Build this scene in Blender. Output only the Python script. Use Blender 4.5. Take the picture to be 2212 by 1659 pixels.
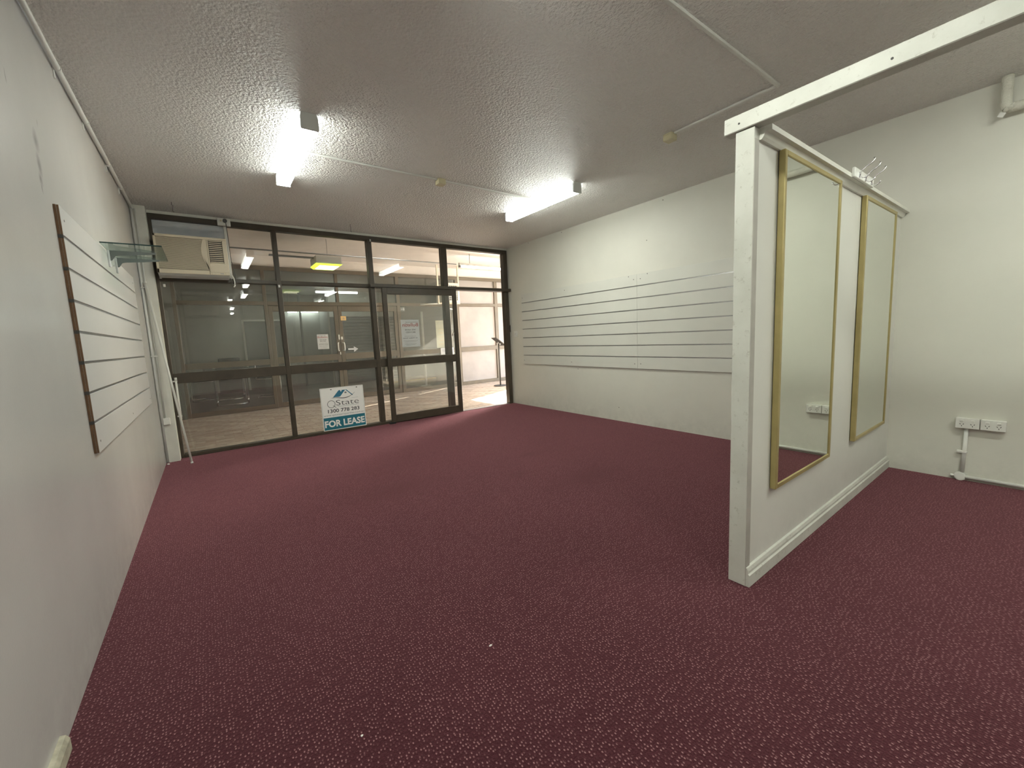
import bpy, bmesh, math, random
from mathutils import Vector, Matrix
random.seed(7)
scene = bpy.context.scene
for o in list(bpy.data.objects):
    bpy.data.objects.remove(o)
COL = scene.collection
R2 = math.radians

# ------------------------------------------------------------------ camera
cam_d = bpy.data.cameras.new('camera')
cam_d.sensor_fit = 'HORIZONTAL'
cam_d.sensor_width = 36.0
cam_d.lens = 36.0 * 884.786 / 2212.0
cam_d.clip_start = 0.02
cam = bpy.data.objects.new('camera', cam_d)
COL.objects.link(cam)
RT = Vector((0.80178597, -0.59587619, -0.04550631))
UP = Vector((0.10556132, 0.06626563, 0.99220244))
FW = Vector((0.5882143, 0.8003377, -0.11603233))
m = Matrix.Identity(4)
for i in range(3):
    m[i][0] = RT[i]; m[i][1] = UP[i]; m[i][2] = -FW[i]
m.translation = (0.4818, -5.926, 1.1978)
cam.matrix_world = m
scene.camera = cam

# ------------------------------------------------------------------ world, sun, exposure
LAMP = 22.0          # ceiling fluorescents
BATTEN = 20.0        # arcade batten
SHOP_TUBE = 8.0
scene.view_settings.view_transform = 'Standard'
scene.view_settings.look = 'None'
scene.view_settings.gamma = 1.0
scene.view_settings.use_curve_mapping = False
scene.view_settings.exposure = 1.76
W = bpy.data.worlds.new('sky'); scene.world = W
W.use_nodes = True
wn = W.node_tree.nodes; wl = W.node_tree.links
sky = wn.new('ShaderNodeTexSky')
sky.sky_type = 'NISHITA'
sky.sun_disc = False
sky.sun_elevation = R2(29)
sky.sun_rotation = R2(63)
wl.new(sky.outputs[0], wn['Background'].inputs[0])
wn['Background'].inputs[1].default_value = 0.7
sun_d = bpy.data.lights.new('sun', 'SUN')
sun_d.energy = 16.0
sun_d.angle = R2(0.53)
sun_d.color = (1.0, 0.93, 0.84)
sun = bpy.data.objects.new('sun', sun_d); COL.objects.link(sun)
sun_dir = Vector((0.89, 0.45, 0.56)).normalized()
sun.location = (14, 8, 8)
sun.rotation_euler = sun_dir.to_track_quat('Z', 'Y').to_euler()

# ------------------------------------------------------------------ materials
def new_mat(name):
    mt = bpy.data.materials.new(name); mt.use_nodes = True
    nt = mt.node_tree; nt.nodes.clear()
    out = nt.nodes.new('ShaderNodeOutputMaterial')
    return mt, nt, out

def pos_node(nt, scale=(1, 1, 1)):
    g = nt.nodes.new('ShaderNodeNewGeometry')
    mp = nt.nodes.new('ShaderNodeMapping')
    mp.inputs['Scale'].default_value = scale
    nt.links.new(g.outputs['Position'], mp.inputs['Vector'])
    return mp.outputs[0]

def noise(nt, vec, scale, detail=2.0, rough=0.5):
    n = nt.nodes.new('ShaderNodeTexNoise')
    n.inputs['Scale'].default_value = scale
    n.inputs['Detail'].default_value = detail
    n.inputs['Roughness'].default_value = rough
    nt.links.new(vec, n.inputs['Vector'])
    return n.outputs[0]

def ramp(nt, fac, p0, p1, c0, c1):
    r = nt.nodes.new('ShaderNodeValToRGB')
    r.color_ramp.elements[0].position = p0; r.color_ramp.elements[1].position = p1
    r.color_ramp.elements[0].color = (*c0, 1); r.color_ramp.elements[1].color = (*c1, 1)
    nt.links.new(fac, r.inputs[0])
    return r.outputs[0]

def mixc(nt, fac, a, b, mode='MIX'):
    mx = nt.nodes.new('ShaderNodeMix'); mx.data_type = 'RGBA'; mx.blend_type = mode
    for sock, v in ((mx.inputs[0], fac), (mx.inputs[6], a), (mx.inputs[7], b)):
        if isinstance(v, (int, float)): sock.default_value = v
        elif isinstance(v, tuple): sock.default_value = (*v, 1)
        else: nt.links.new(v, sock)
    return mx.outputs[2]

def math_n(nt, op, a, b=None, clamp=False):
    n = nt.nodes.new('ShaderNodeMath'); n.operation = op; n.use_clamp = clamp
    for i, v in enumerate((a, b)):
        if v is None: continue
        if isinstance(v, (int, float)): n.inputs[i].default_value = v
        else: nt.links.new(v, n.inputs[i])
    return n.outputs[0]

def bump(nt, height, strength, dist):
    b = nt.nodes.new('ShaderNodeBump')
    b.inputs['Strength'].default_value = strength
    b.inputs['Distance'].default_value = dist
    nt.links.new(height, b.inputs['Height'])
    return b.outputs[0]

def principled(nt, out, rough=0.5, metal=0.0, spec=0.5):
    p = nt.nodes.new('ShaderNodeBsdfPrincipled')
    p.inputs['Roughness'].default_value = rough
    p.inputs['Metallic'].default_value = metal
    p.inputs['Specular IOR Level'].default_value = spec
    nt.links.new(p.outputs[0], out.inputs[0])
    return p

def paint(name, col, rough=0.5, metal=0.0, var=0.06, nscale=6.0, bscale=60.0, bstr=0.05, bdist=0.002, spec=0.5, stretch=(1, 1, 1)):
    mt, nt, out = new_mat(name)
    p = principled(nt, out, rough, metal, spec)
    v = pos_node(nt, stretch)
    n = noise(nt, v, nscale, 4)
    c = ramp(nt, n, 0.3, 0.7, tuple(x * (1 - var) for x in col), tuple(min(1, x * (1 + var)) for x in col))
    nt.links.new(c, p.inputs['Base Color'])
    if bstr > 0:
        nt.links.new(bump(nt, noise(nt, v, bscale, 2), bstr, bdist), p.inputs['Normal'])
    return mt

def blob_mask(nt, pts, warp=0.0):
    """soft dark marks with a shape of their own: list of (centre, radii)"""
    g = nt.nodes.new('ShaderNodeNewGeometry').outputs['Position']
    if warp:
        nn = nt.nodes.new('ShaderNodeTexNoise'); nn.inputs['Scale'].default_value = 14
        nt.links.new(g, nn.inputs['Vector'])
        vm = nt.nodes.new('ShaderNodeVectorMath'); vm.operation = 'MULTIPLY_ADD'
        nt.links.new(nn.outputs[1], vm.inputs[0]); vm.inputs[1].default_value = (warp,) * 3
        nt.links.new(g, vm.inputs[2]); g = vm.outputs[0]
    acc = None
    for c, r in pts:
        s = nt.nodes.new('ShaderNodeVectorMath'); s.operation = 'SUBTRACT'
        nt.links.new(g, s.inputs[0]); s.inputs[1].default_value = Vector(c) + Vector((warp / 2,) * 3)
        d = nt.nodes.new('ShaderNodeVectorMath'); d.operation = 'DIVIDE'
        nt.links.new(s.outputs[0], d.inputs[0]); d.inputs[1].default_value = r
        l = nt.nodes.new('ShaderNodeVectorMath'); l.operation = 'LENGTH'
        nt.links.new(d.outputs[0], l.inputs[0])
        k = math_n(nt, 'SUBTRACT', 1.0, l.outputs['Value'], True)
        acc = k if acc is None else math_n(nt, 'MAXIMUM', acc, k)
    return acc

def wall_paint(name, col, rough, marks=(), spec=0.5, wave=0.0):
    mt, nt, out = new_mat(name)
    p = principled(nt, out, rough, 0, spec)
    v = pos_node(nt)
    c = ramp(nt, noise(nt, v, 1.4, 5, 0.6), 0.3, 0.7, tuple(x * 0.95 for x in col), tuple(x * 1.03 for x in col))
    # dirty scuffs low on the wall
    sep = nt.nodes.new('ShaderNodeSeparateXYZ'); nt.links.new(pos_node(nt), sep.inputs[0])
    low = math_n(nt, 'SUBTRACT', 1.0, math_n(nt, 'DIVIDE', sep.outputs[2], 0.45), True)
    sc = math_n(nt, 'MULTIPLY', math_n(nt, 'MULTIPLY', low, low),
                math_n(nt, 'SUBTRACT', noise(nt, v, 9, 6, 0.7), 0.35, True))
    c = mixc(nt, math_n(nt, 'MULTIPLY', sc, 1.1, True), c, tuple(x * 0.55 for x in col))
    if marks:
        bm_ = blob_mask(nt, marks, 0.03)
        c = mixc(nt, math_n(nt, 'MULTIPLY', bm_, 0.7, True), c, (0.2, 0.2, 0.2))
    nt.links.new(c, p.inputs['Base Color'])
    h = noise(nt, v, 130, 2)
    b = bump(nt, h, 0.12, 0.0015)
    if wave:
        b2 = nt.nodes.new('ShaderNodeBump'); b2.inputs['Strength'].default_value = 1; b2.inputs['Distance'].default_value = wave
        nt.links.new(noise(nt, pos_node(nt, (1, 1, 0.12)), 2.6, 1), b2.inputs['Height'])
        nt.links.new(b, b2.inputs['Normal']); b = b2.outputs[0]
    nt.links.new(b, p.inputs['Normal'])
    return mt

M = {}
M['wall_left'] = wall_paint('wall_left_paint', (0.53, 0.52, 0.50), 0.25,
    [((0, -3.30, 2.10), (0.2, 0.045, 0.06)), ((0, -3.31, 2.00), (0.2, 0.035, 0.06)), ((0, -3.57, 2.22), (0.1, 0.008, 0.03)),
     ((0, -3.325, 1.94), (0.1, 0.03, 0.04)), ((0, -3.23, 2.20), (0.1, 0.006, 0.02)), ((0, -3.33, 1.90), (0.1, 0.012, 0.03))], 0.5, 0.003)
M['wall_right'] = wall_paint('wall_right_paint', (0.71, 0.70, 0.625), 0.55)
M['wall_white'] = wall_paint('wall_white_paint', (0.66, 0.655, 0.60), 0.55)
M['partition'] = wall_paint('partition_board_paint', (0.70, 0.695, 0.645), 0.45)
M['trim_white'] = paint('white_gloss_trim', (0.74, 0.735, 0.67), 0.42, var=0.05, nscale=9, bscale=25, bstr=0.12, bdist=0.002)

def chipped(name):
    mt, nt, out = new_mat(name)
    p = principled(nt, out, 0.45)
    v = pos_node(nt)
    base = ramp(nt, noise(nt, v, 7, 4), 0.3, 0.7, (0.54, 0.54, 0.485), (0.62, 0.62, 0.565))
    grime = ramp(nt, noise(nt, v, 34, 6, 0.75), 0.58, 0.72, (0, 0, 0), (0.6, 0.6, 0.6))
    c = mixc(nt, grime, base, (0.22, 0.20, 0.15))
    nt.links.new(c, p.inputs['Base Color'])
    nt.links.new(bump(nt, noise(nt, v, 35, 4), 0.35, 0.003), p.inputs['Normal'])
    return mt
M['chipped'] = chipped('chipped_white_paint')
M['worn'] = paint('worn_cream_skirting', (0.40, 0.375, 0.29), 0.6, var=0.35, nscale=22, bscale=60, bstr=0.4)
M['edge_strip'] = paint('greyed_edge_strip', (0.42, 0.40, 0.36), 0.5, var=0.1, nscale=12, bscale=40, bstr=0.2)

def ceiling_mat():
    mt, nt, out = new_mat('stippled_ceiling_paint')
    p = principled(nt, out, 0.42, 0, 0.5)
    v = pos_node(nt)
    c = ramp(nt, noise(nt, v, 0.8, 4), 0.3, 0.7, (0.78, 0.755, 0.725), (0.83, 0.805, 0.775))
    nt.links.new(c, p.inputs['Base Color'])
    a = noise(nt, v, 62, 2.5, 0.55)
    vo = nt.nodes.new('ShaderNodeTexVoronoi'); vo.feature = 'SMOOTH_F1'; vo.inputs['Scale'].default_value = 68
    nt.links.new(v, vo.inputs['Vector'])
    h = math_n(nt, 'SUBTRACT', a, math_n(nt, 'MULTIPLY', vo.outputs[0], 0.5))
    nt.links.new(bump(nt, h, 1.0, 0.018), p.inputs['Normal'])
    return mt
M['ceiling'] = ceiling_mat()
M['arcade_ceiling'] = paint('arcade_ceiling_paint', (0.70, 0.65, 0.60), 0.7, var=0.04, bscale=90, bstr=0.4, bdist=0.004)

def carpet_mat():
    mt, nt, out = new_mat('maroon_loop_carpet')
    p = principled(nt, out, 0.95, 0, 0.1)
    v = pos_node(nt)
    base = ramp(nt, noise(nt, v, 2.2, 5, 0.6), 0.3, 0.7, (0.036, 0.0092, 0.0122), (0.045, 0.0125, 0.0162))
    fine = noise(nt, v, 260, 2)
    base = mixc(nt, 1.0, base, ramp(nt, fine, 0.25, 0.75, (0.45, 0.42, 0.43), (1.5, 1.5, 1.5)), 'MULTIPLY')
    vo = nt.nodes.new('ShaderNodeTexVoronoi'); vo.voronoi_dimensions = '2D'; vo.feature = 'F1'
    vo.inputs['Scale'].default_value = 98; vo.inputs['Randomness'].default_value = 0.72
    nt.links.new(pos_node(nt, (1, 0.72, 1)), vo.inputs['Vector'])
    dot = ramp(nt, vo.outputs['Distance'], 0.14, 0.28, (1, 1, 1), (0, 0, 0))
    sepc = nt.nodes.new('ShaderNodeSeparateColor'); nt.links.new(vo.outputs['Color'], sepc.inputs[0])
    on = ramp(nt, sepc.outputs[0], 0.12, 0.85, (0, 0, 0), (1, 1, 1))
    k = math_n(nt, 'MULTIPLY', dot, on)
    c = mixc(nt, k, base, (0.27, 0.15, 0.155))
    st = blob_mask(nt, [((1.72, -2.98, 0), (0.06, 0.05, 0.3)), ((1.79, -3.09, 0), (0.02, 0.07, 0.3)), ((1.6, -2.75, 0), (0.5, 0.28, 0.5)),
                        ((3.0, -2.75, 0), (0.22, 0.10, 0.4)), ((2.9, -3.6, 0), (0.45, 0.22, 0.4)), ((2.55, -3.15, 0), (0.2, 0.1, 0.3))], 0.12)
    c = mixc(nt, math_n(nt, 'MULTIPLY', st, 0.8, True), c, (0.035, 0.012, 0.013))
    nt.links.new(c, p.inputs['Base Color'])
    p.inputs['Sheen Weight'].default_value = 0.5
    p.inputs['Sheen Roughness'].default_value = 0.5
    p.inputs['Sheen Tint'].default_value = (0.85, 0.36, 0.43, 1)
    h = math_n(nt, 'ADD', fine, math_n(nt, 'MULTIPLY', vo.outputs['Distance'], -0.8))
    nt.links.new(bump(nt, h, 0.5, 0.003), p.inputs['Normal'])
    return mt
M['carpet'] = carpet_mat()

def glass_mat(name, tint, dust=0.03, dustcol=(0.6, 0.6, 0.55)):
    mt, nt, out = new_mat(name)
    g = nt.nodes.new('ShaderNodeNewGeometry')
    d = nt.nodes.new('ShaderNodeVectorMath'); d.operation = 'DOT_PRODUCT'
    nt.links.new(g.outputs['Incoming'], d.inputs[0]); nt.links.new(g.outputs['Normal'], d.inputs[1])
    c = math_n(nt, 'ABSOLUTE', d.outputs['Value'])
    f = math_n(nt, 'POWER', math_n(nt, 'SUBTRACT', 1.0, c, True), 5.0)
    f = math_n(nt, 'ADD', math_n(nt, 'MULTIPLY', f, 0.96), 0.04)
    tr = nt.nodes.new('ShaderNodeBsdfTransparent'); tr.inputs[0].default_value = (*tint, 1)
    gl = nt.nodes.new('ShaderNodeBsdfGlossy'); gl.inputs['Roughness'].default_value = 0.0
    gl.inputs[0].default_value = (1.0, 1.0, 0.98, 1)
    mx = nt.nodes.new('ShaderNodeMixShader')
    nt.links.new(f, mx.inputs[0]); nt.links.new(tr.outputs[0], mx.inputs[1]); nt.links.new(gl.outputs[0], mx.inputs[2])
    df = nt.nodes.new('ShaderNodeBsdfDiffuse'); df.inputs[0].default_value = (*dustcol, 1)
    m2 = nt.nodes.new('ShaderNodeMixShader')
    v = pos_node(nt)
    k = math_n(nt, 'MULTIPLY', noise(nt, v, 3.0, 5, 0.65), dust * 2)
    nt.links.new(k, m2.inputs[0])
    nt.links.new(mx.outputs[0], m2.inputs[1]); nt.links.new(df.outputs[0], m2.inputs[2])
    nt.links.new(m2.outputs[0], out.inputs[0])
    return mt
M['glass'] = glass_mat('dusty_window_glass', (0.94, 0.945, 0.94), 0.032)
M['glass_opp'] = glass_mat('opposite_shop_glass', (0.87, 0.875, 0.86), 0.03)
M['glass_shelf'] = glass_mat('green_shelf_glass', (0.80, 0.88, 0.86), 0.02)
M['glass_edge'] = paint('dark_green_glass_edge', (0.02, 0.05, 0.045), 0.15, var=0.02, bstr=0)

def frosted_mat():
    mt, nt, out = new_mat('frosted_white_film')
    a = nt.nodes.new('ShaderNodeBsdfDiffuse'); b = nt.nodes.new('ShaderNodeBsdfTranslucent')
    v = pos_node(nt)
    c = ramp(nt, noise(nt, v, 2.2, 4), 0.3, 0.7, (0.31, 0.285, 0.272), (0.39, 0.36, 0.342))
    nt.links.new(c, a.inputs[0]); nt.links.new(c, b.inputs[0])
    mx = nt.nodes.new('ShaderNodeMixShader'); mx.inputs[0].default_value = 0.04
    nt.links.new(a.outputs[0], mx.inputs[1]); nt.links.new(b.outputs[0], mx.inputs[2])
    nt.links.new(mx.outputs[0], out.inputs[0])
    return mt
M['frosted'] = frosted_mat()
M['bronze'] = paint('dark_bronze_anodised', (0.062, 0.049, 0.034), 0.42, 0.0, var=0.15, nscale=8, bscale=120, bstr=0.03, spec=0.45)
M['bronze_opp'] = paint('brown_anodised_opposite', (0.108, 0.084, 0.055), 0.45, 0.0, var=0.12, nscale=8, bstr=0.03)
M['alu'] = paint('brushed_aluminium', (0.62, 0.62, 0.63), 0.28, 1.0, var=0.05, nscale=20, bstr=0.02)
M['groove'] = paint('aluminium_groove_insert', (0.42, 0.42, 0.425), 0.3, 0.85, var=0.08, nscale=12, bstr=0.0)
M['chrome'] = paint('chrome', (0.75, 0.75, 0.76), 0.12, 1.0, var=0.03, bstr=0)
M['gold'] = paint('satin_gold_frame', (0.42, 0.345, 0.15), 0.38, 0.4, var=0.08, nscale=10, bscale=200, bstr=0.05)
M['mdf'] = paint('brown_board_edge', (0.14, 0.075, 0.035), 0.75, var=0.15, nscale=30, bscale=200, bstr=0.3)
M['laminate'] = paint('white_laminate', (0.575, 0.57, 0.555), 0.33, var=0.02, nscale=3, bscale=150, bstr=0.03)
M['laminate_r'] = paint('white_slat_laminate', (0.68, 0.68, 0.62), 0.40, var=0.03, nscale=3, bscale=150, bstr=0.03)
M['plastic'] = paint('white_plastic', (0.78, 0.78, 0.73), 0.35, var=0.03, bstr=0.02)
M['plastic_old'] = paint('yellowed_cream_plastic', (0.66, 0.60, 0.40), 0.45, var=0.05, bstr=0.03)
M['ac_cream'] = paint('cream_appliance_plastic', (0.66, 0.58, 0.44), 0.42, var=0.03, bstr=0.02)
M['ac_dark'] = paint('shadowed_grille_back', (0.15, 0.12, 0.09), 0.6, var=0.1, bstr=0)
M['black'] = paint('black_plastic', (0.02, 0.02, 0.021), 0.4, var=0.1, bstr=0.02)
M['dark'] = paint('dark_recess', (0.05, 0.047, 0.043), 0.6, var=0.1, bstr=0)
M['screw'] = paint('dull_screw', (0.14, 0.13, 0.12), 0.4, 0.6, var=0.1, bstr=0)
M['bracket'] = paint('grey_metal_bracket', (0.20, 0.21, 0.21), 0.45, 0.2, var=0.06, bstr=0.03)
M['conduit'] = paint('white_painted_conduit', (0.76, 0.76, 0.72), 0.42, var=0.05, bstr=0.05)
M['lagging'] = paint('white_pipe_lagging', (0.66, 0.645, 0.56), 0.8, var=0.05, nscale=20, bscale=90, bstr=0.8, bdist=0.006)
M['infill'] = paint('bluish_white_infill_board', (0.72, 0.75, 0.78), 0.5, var=0.08, nscale=9, bstr=0.08)
M['cord'] = paint('grey_power_cord', (0.10, 0.10, 0.095), 0.5, var=0.05, bstr=0)
M['light_body'] = paint('white_enamel_metal', (0.66, 0.68, 0.66), 0.4, var=0.03, bstr=0)
M['pier'] = paint('dull_green_grey_render', (0.115, 0.115, 0.095), 0.7, var=0.12, nscale=5, bstr=0.2)
M['shop_wall'] = paint('grey_white_shop_wall', (0.34, 0.335, 0.305), 0.7, var=0.05, nscale=2, bstr=0.05)
M['shop_floor'] = paint('grey_wood_floor', (0.20, 0.185, 0.155), 0.35, var=0.12, nscale=3, bstr=0.05, stretch=(1, 8, 1))
M['shop_door'] = paint('dark_teal_grey_door', (0.055, 0.065, 0.066), 0.4, var=0.1, bstr=0)
M['shutter'] = paint('grey_roller_shutter', (0.17, 0.18, 0.175), 0.4, 0.2, var=0.08, bstr=0.05)
M['grout'] = paint('sandy_grout', (0.44, 0.37, 0.30), 0.9, var=0.1, nscale=40, bstr=0.3)
M['ground'] = paint('pale_concrete', (0.42, 0.38, 0.34), 0.9, var=0.1, nscale=3, bstr=0.2)
M['paver_a'] = paint('brown_clay_paver', (0.44, 0.36, 0.285), 0.55, var=0.18, nscale=14, bscale=120, bstr=0.25)
M['paver_b'] = paint('red_brown_clay_paver', (0.40, 0.315, 0.245), 0.55, var=0.18, nscale=14, bscale=120, bstr=0.25)
M['paver_c'] = paint('tan_clay_paver', (0.49, 0.41, 0.33), 0.55, var=0.18, nscale=14, bscale=120, bstr=0.25)
def paper_mat(nm='white_paper', c0=(0.82, 0.83, 0.85), c1=(0.88, 0.89, 0.90), sc=12):
    mt, nt, out = new_mat(nm)
    a = nt.nodes.new('ShaderNodeBsdfDiffuse'); b = nt.nodes.new('ShaderNodeBsdfTranslucent')
    c = ramp(nt, noise(nt, pos_node(nt), sc, 3), 0.3, 0.7, c0, c1)
    nt.links.new(c, a.inputs[0]); nt.links.new(c, b.inputs[0])
    mx = nt.nodes.new('ShaderNodeMixShader'); mx.inputs[0].default_value = 0.4
    nt.links.new(a.outputs[0], mx.inputs[1]); nt.links.new(b.outputs[0], mx.inputs[2])
    nt.links.new(mx.outputs[0], out.inputs[0])
    return mt
M['paper'] = paper_mat()
M['infill'] = paper_mat('bluish_white_translucent_panel', (0.72, 0.76, 0.81), (0.82, 0.85, 0.88), 7)
M['paper_cream'] = paint('cream_paper', (0.62, 0.60, 0.46), 0.7, var=0.03, bstr=0.05)
M['sign_white'] = paint('white_sign_board', (0.86, 0.85, 0.82), 0.4, var=0.01, bstr=0)
M['teal'] = paint('teal_sign_ink', (0.012, 0.16, 0.22), 0.4, var=0.02, bstr=0)
M['teal_logo'] = paint('blue_teal_logo_ink', (0.03, 0.17, 0.27), 0.4, var=0.02, bstr=0)
M['ink'] = paint('charcoal_ink', (0.02, 0.022, 0.026), 0.5, var=0.02, bstr=0)
M['ink_soft'] = paint('faded_grey_ink', (0.30, 0.30, 0.31), 0.6, var=0.02, bstr=0)
M['ink_grey'] = paint('show_through_grey_ink', (0.24, 0.24, 0.25), 0.6, var=0.02, bstr=0)
M['ink_red'] = paint('show_through_red_ink', (0.52, 0.20, 0.19), 0.6, var=0.02, bstr=0)
M['sticker_y'] = paint('orange_yellow_sticker', (0.80, 0.52, 0.20), 0.5, var=0.03, bstr=0)
M['yellow'] = paint('yellow_edge_trim', (0.72, 0.62, 0.22), 0.4, var=0.03, bstr=0)
M['platform'] = paint('cream_platform', (0.50, 0.45, 0.33), 0.5, var=0.05, bstr=0.05)

def mirror_mat():
    mt, nt, out = new_mat('silvered_mirror')
    p = principled(nt, out, 0.015, 1.0)
    v = pos_node(nt)
    c = ramp(nt, noise(nt, v, 2, 3), 0.3, 0.7, (0.80, 0.83, 0.765), (0.83, 0.855, 0.795))
    nt.links.new(c, p.inputs['Base Color'])
    return mt
M['mirror'] = mirror_mat()

def emit_mat(name, col, strength, shell=(0.8, 0.8, 0.8)):
    mt, nt, out = new_mat(name)
    p = principled(nt, out, 0.4)
    p.inputs['Base Color'].default_value = (*shell, 1)
    v = pos_node(nt)
    c = ramp(nt, noise(nt, v, 3, 2), 0.2, 0.8, tuple(x * 0.97 for x in col), col)
    nt.links.new(c, p.inputs['Emission Color'])
    p.inputs['Emission Strength'].default_value = strength
    return mt
M['lamp'] = emit_mat('fluorescent_diffuser', (0.96, 1.0, 0.89), LAMP)
M['lamp_side'] = emit_mat('fluorescent_diffuser_side', (0.95, 1.0, 0.94), LAMP * 0.15)
M['batten'] = emit_mat('fluorescent_tube', (1.0, 0.98, 0.92), BATTEN)
M['shop_tube'] = emit_mat('far_shop_tube', (0.88, 1.0, 0.95), SHOP_TUBE)
M['yellow_lamp'] = emit_mat('yellow_green_rim_glow', (0.62, 0.95, 0.06), 0.6, (0.5, 0.8, 0.1))
M['yellow_core'] = emit_mat('pale_yellow_core_glow', (1.0, 1.0, 0.62), 2.2, (0.8, 0.8, 0.3))

# ------------------------------------------------------------------ building helpers
OFF = {}                       # world offset of each parent's own coordinates

def bx(bm, x0, x1, y0, y1, z0, z1):
    r = bmesh.ops.create_cube(bm, size=1.0)
    mt = Matrix.Translation(((x0 + x1) / 2, (y0 + y1) / 2, (z0 + z1) / 2)) @ Matrix.Diagonal((abs(x1 - x0), abs(y1 - y0), abs(z1 - z0), 1))
    bmesh.ops.transform(bm, matrix=mt, verts=r['verts'])
    return r['verts']

def tube(bm, pts, r, seg=10, cap=True):
    pts = [Vector(p) for p in pts]
    rings = []
    prev = None
    for i, p in enumerate(pts):
        a = pts[max(i - 1, 0)]; b = pts[min(i + 1, len(pts) - 1)]
        t = (b - a).normalized()
        if prev is None:
            u = t.orthogonal().normalized()
        else:
            u = (prev - t * prev.dot(t))
            u = u.normalized() if u.length > 1e-6 else t.orthogonal().normalized()
        prev = u
        w = t.cross(u)
        rr = r[i] if isinstance(r, (list, tuple)) else r
        rings.append([bm.verts.new(p + (u * math.cos(2 * math.pi * k / seg) + w * math.sin(2 * math.pi * k / seg)) * rr) for k in range(seg)])
    for a, b in zip(rings, rings[1:]):
        for k in range(seg):
            f = bm.faces.new((a[k], a[(k + 1) % seg], b[(k + 1) % seg], b[k])); f.smooth = True
    if cap:
        bm.faces.new(rings[0][::-1]); bm.faces.new(rings[-1])

def disc(bm, c, axis, r, h, seg=16):
    c = Vector(c); ax = Vector(axis).normalized()
    tube(bm, [c, c + ax * h], r, seg)

def prism(bm, outline, axis, a0, a1):
    """extrude a 2D outline along axis (0,1,2); outline gives the two other axes in order"""
    oth = [i for i in range(3) if i != axis]
    def P(u, v, w):
        q = [0, 0, 0]; q[oth[0]] = u; q[oth[1]] = v; q[axis] = w
        return bm.verts.new(q)
    A = [P(u, v, a0) for u, v in outline]; B = [P(u, v, a1) for u, v in outline]
    n = len(A)
    bm.faces.new(A); bm.faces.new(B[::-1])
    for i in range(n):
        bm.faces.new((A[i], B[i], B[(i + 1) % n], A[(i + 1) % n]))

def link(name, bm, mat, parent=None, bevel=0.0, mats=None, pick=None):
    if bevel > 0:
        es = [e for e in bm.edges if len(e.link_faces) == 2 and e.calc_face_angle(0) > 0.6]
        bmesh.ops.bevel(bm, geom=es, offset=bevel, segments=1, affect='EDGES', clamp_overlap=True)
    bmesh.ops.recalc_face_normals(bm, faces=bm.faces)
    off = OFF.get(parent, Vector((0, 0, 0))) if parent else None
    if off is None:
        xs = [v.co for v in bm.verts]
        lo = Vector((min(v.x for v in xs), min(v.y for v in xs), min(v.z for v in xs)))
        hi = Vector((max(v.x for v in xs), max(v.y for v in xs), max(v.z for v in xs)))
        off = Vector(((lo.x + hi.x) / 2, (lo.y + hi.y) / 2, lo.z))
        loc = off
    else:
        loc = Vector((0, 0, 0))
    bmesh.ops.translate(bm, vec=-off, verts=bm.verts)
    me = bpy.data.meshes.new(name)
    if pick:
        bm.normal_update()
        for f in bm.faces: f.material_index = pick(f)
    bm.to_mesh(me); bm.free()
    for x in (mats or [mat]): me.materials.append(M[x])
    o = bpy.data.objects.new(name, me); COL.objects.link(o)
    o.location = loc
    if parent: o.parent = parent
    OFF[o] = off.copy()
    return o

def box(name, x0, x1, y0, y1, z0, z1, mat, parent=None, bevel=0.0):
    bm = bmesh.new(); bx(bm, x0, x1, y0, y1, z0, z1)
    return link(name, bm, mat, parent, bevel)

def tag(o, label, cat, group=None):
    o['label'] = label; o['category'] = cat
    if group: o['group'] = group
    return o

def thing(name, label, cat, loc, group=None, rot=None):
    o = bpy.data.objects.new(name, None); COL.objects.link(o)
    o.empty_display_size = 0.1
    o.location = loc
    OFF[o] = Vector(loc)
    if rot: o.rotation_euler = rot; OFF[o] = Vector((0, 0, 0))
    return tag(o, label, cat, group)

def struct(o, label=None):
    o['kind'] = 'structure'
    if label: o['label'] = label
    return o

def struct_empty(name, loc, label):
    o = bpy.data.objects.new(name, None); COL.objects.link(o)
    o.empty_display_size = 0.1; o.location = loc; OFF[o] = Vector(loc)
    return struct(o, label)

def text(name, body, mat, parent, origin, ux, uz, w, h, bold=0.0, align='L'):
    """flat lettering: origin = lower left corner of its box, ux / uz = unit directions, w x h = size"""
    cu = bpy.data.curves.new(name, 'FONT'); cu.body = body; cu.size = 1.0; cu.offset = bold
    cu.resolution_u = 3
    tmp = bpy.data.objects.new(name, cu); COL.objects.link(tmp)
    dg = bpy.context.evaluated_depsgraph_get()
    me0 = tmp.evaluated_get(dg).to_mesh()
    bm = bmesh.new(); bm.from_mesh(me0)
    tmp.evaluated_get(dg).to_mesh_clear()
    bpy.data.objects.remove(tmp); bpy.data.curves.remove(cu)
    xs = [v.co.x for v in bm.verts]; ys = [v.co.y for v in bm.verts]
    x0, x1, y0, y1 = min(xs), max(xs), min(ys), max(ys)
    o = Vector(origin); ux = Vector(ux); uz = Vector(uz)
    for v in bm.verts:
        a = (v.co.x - x0) / (x1 - x0) * w; b = (v.co.y - y0) / (y1 - y0) * h
        v.co = o + ux * a + uz * b
    return link(name, bm, mat, parent)

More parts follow.
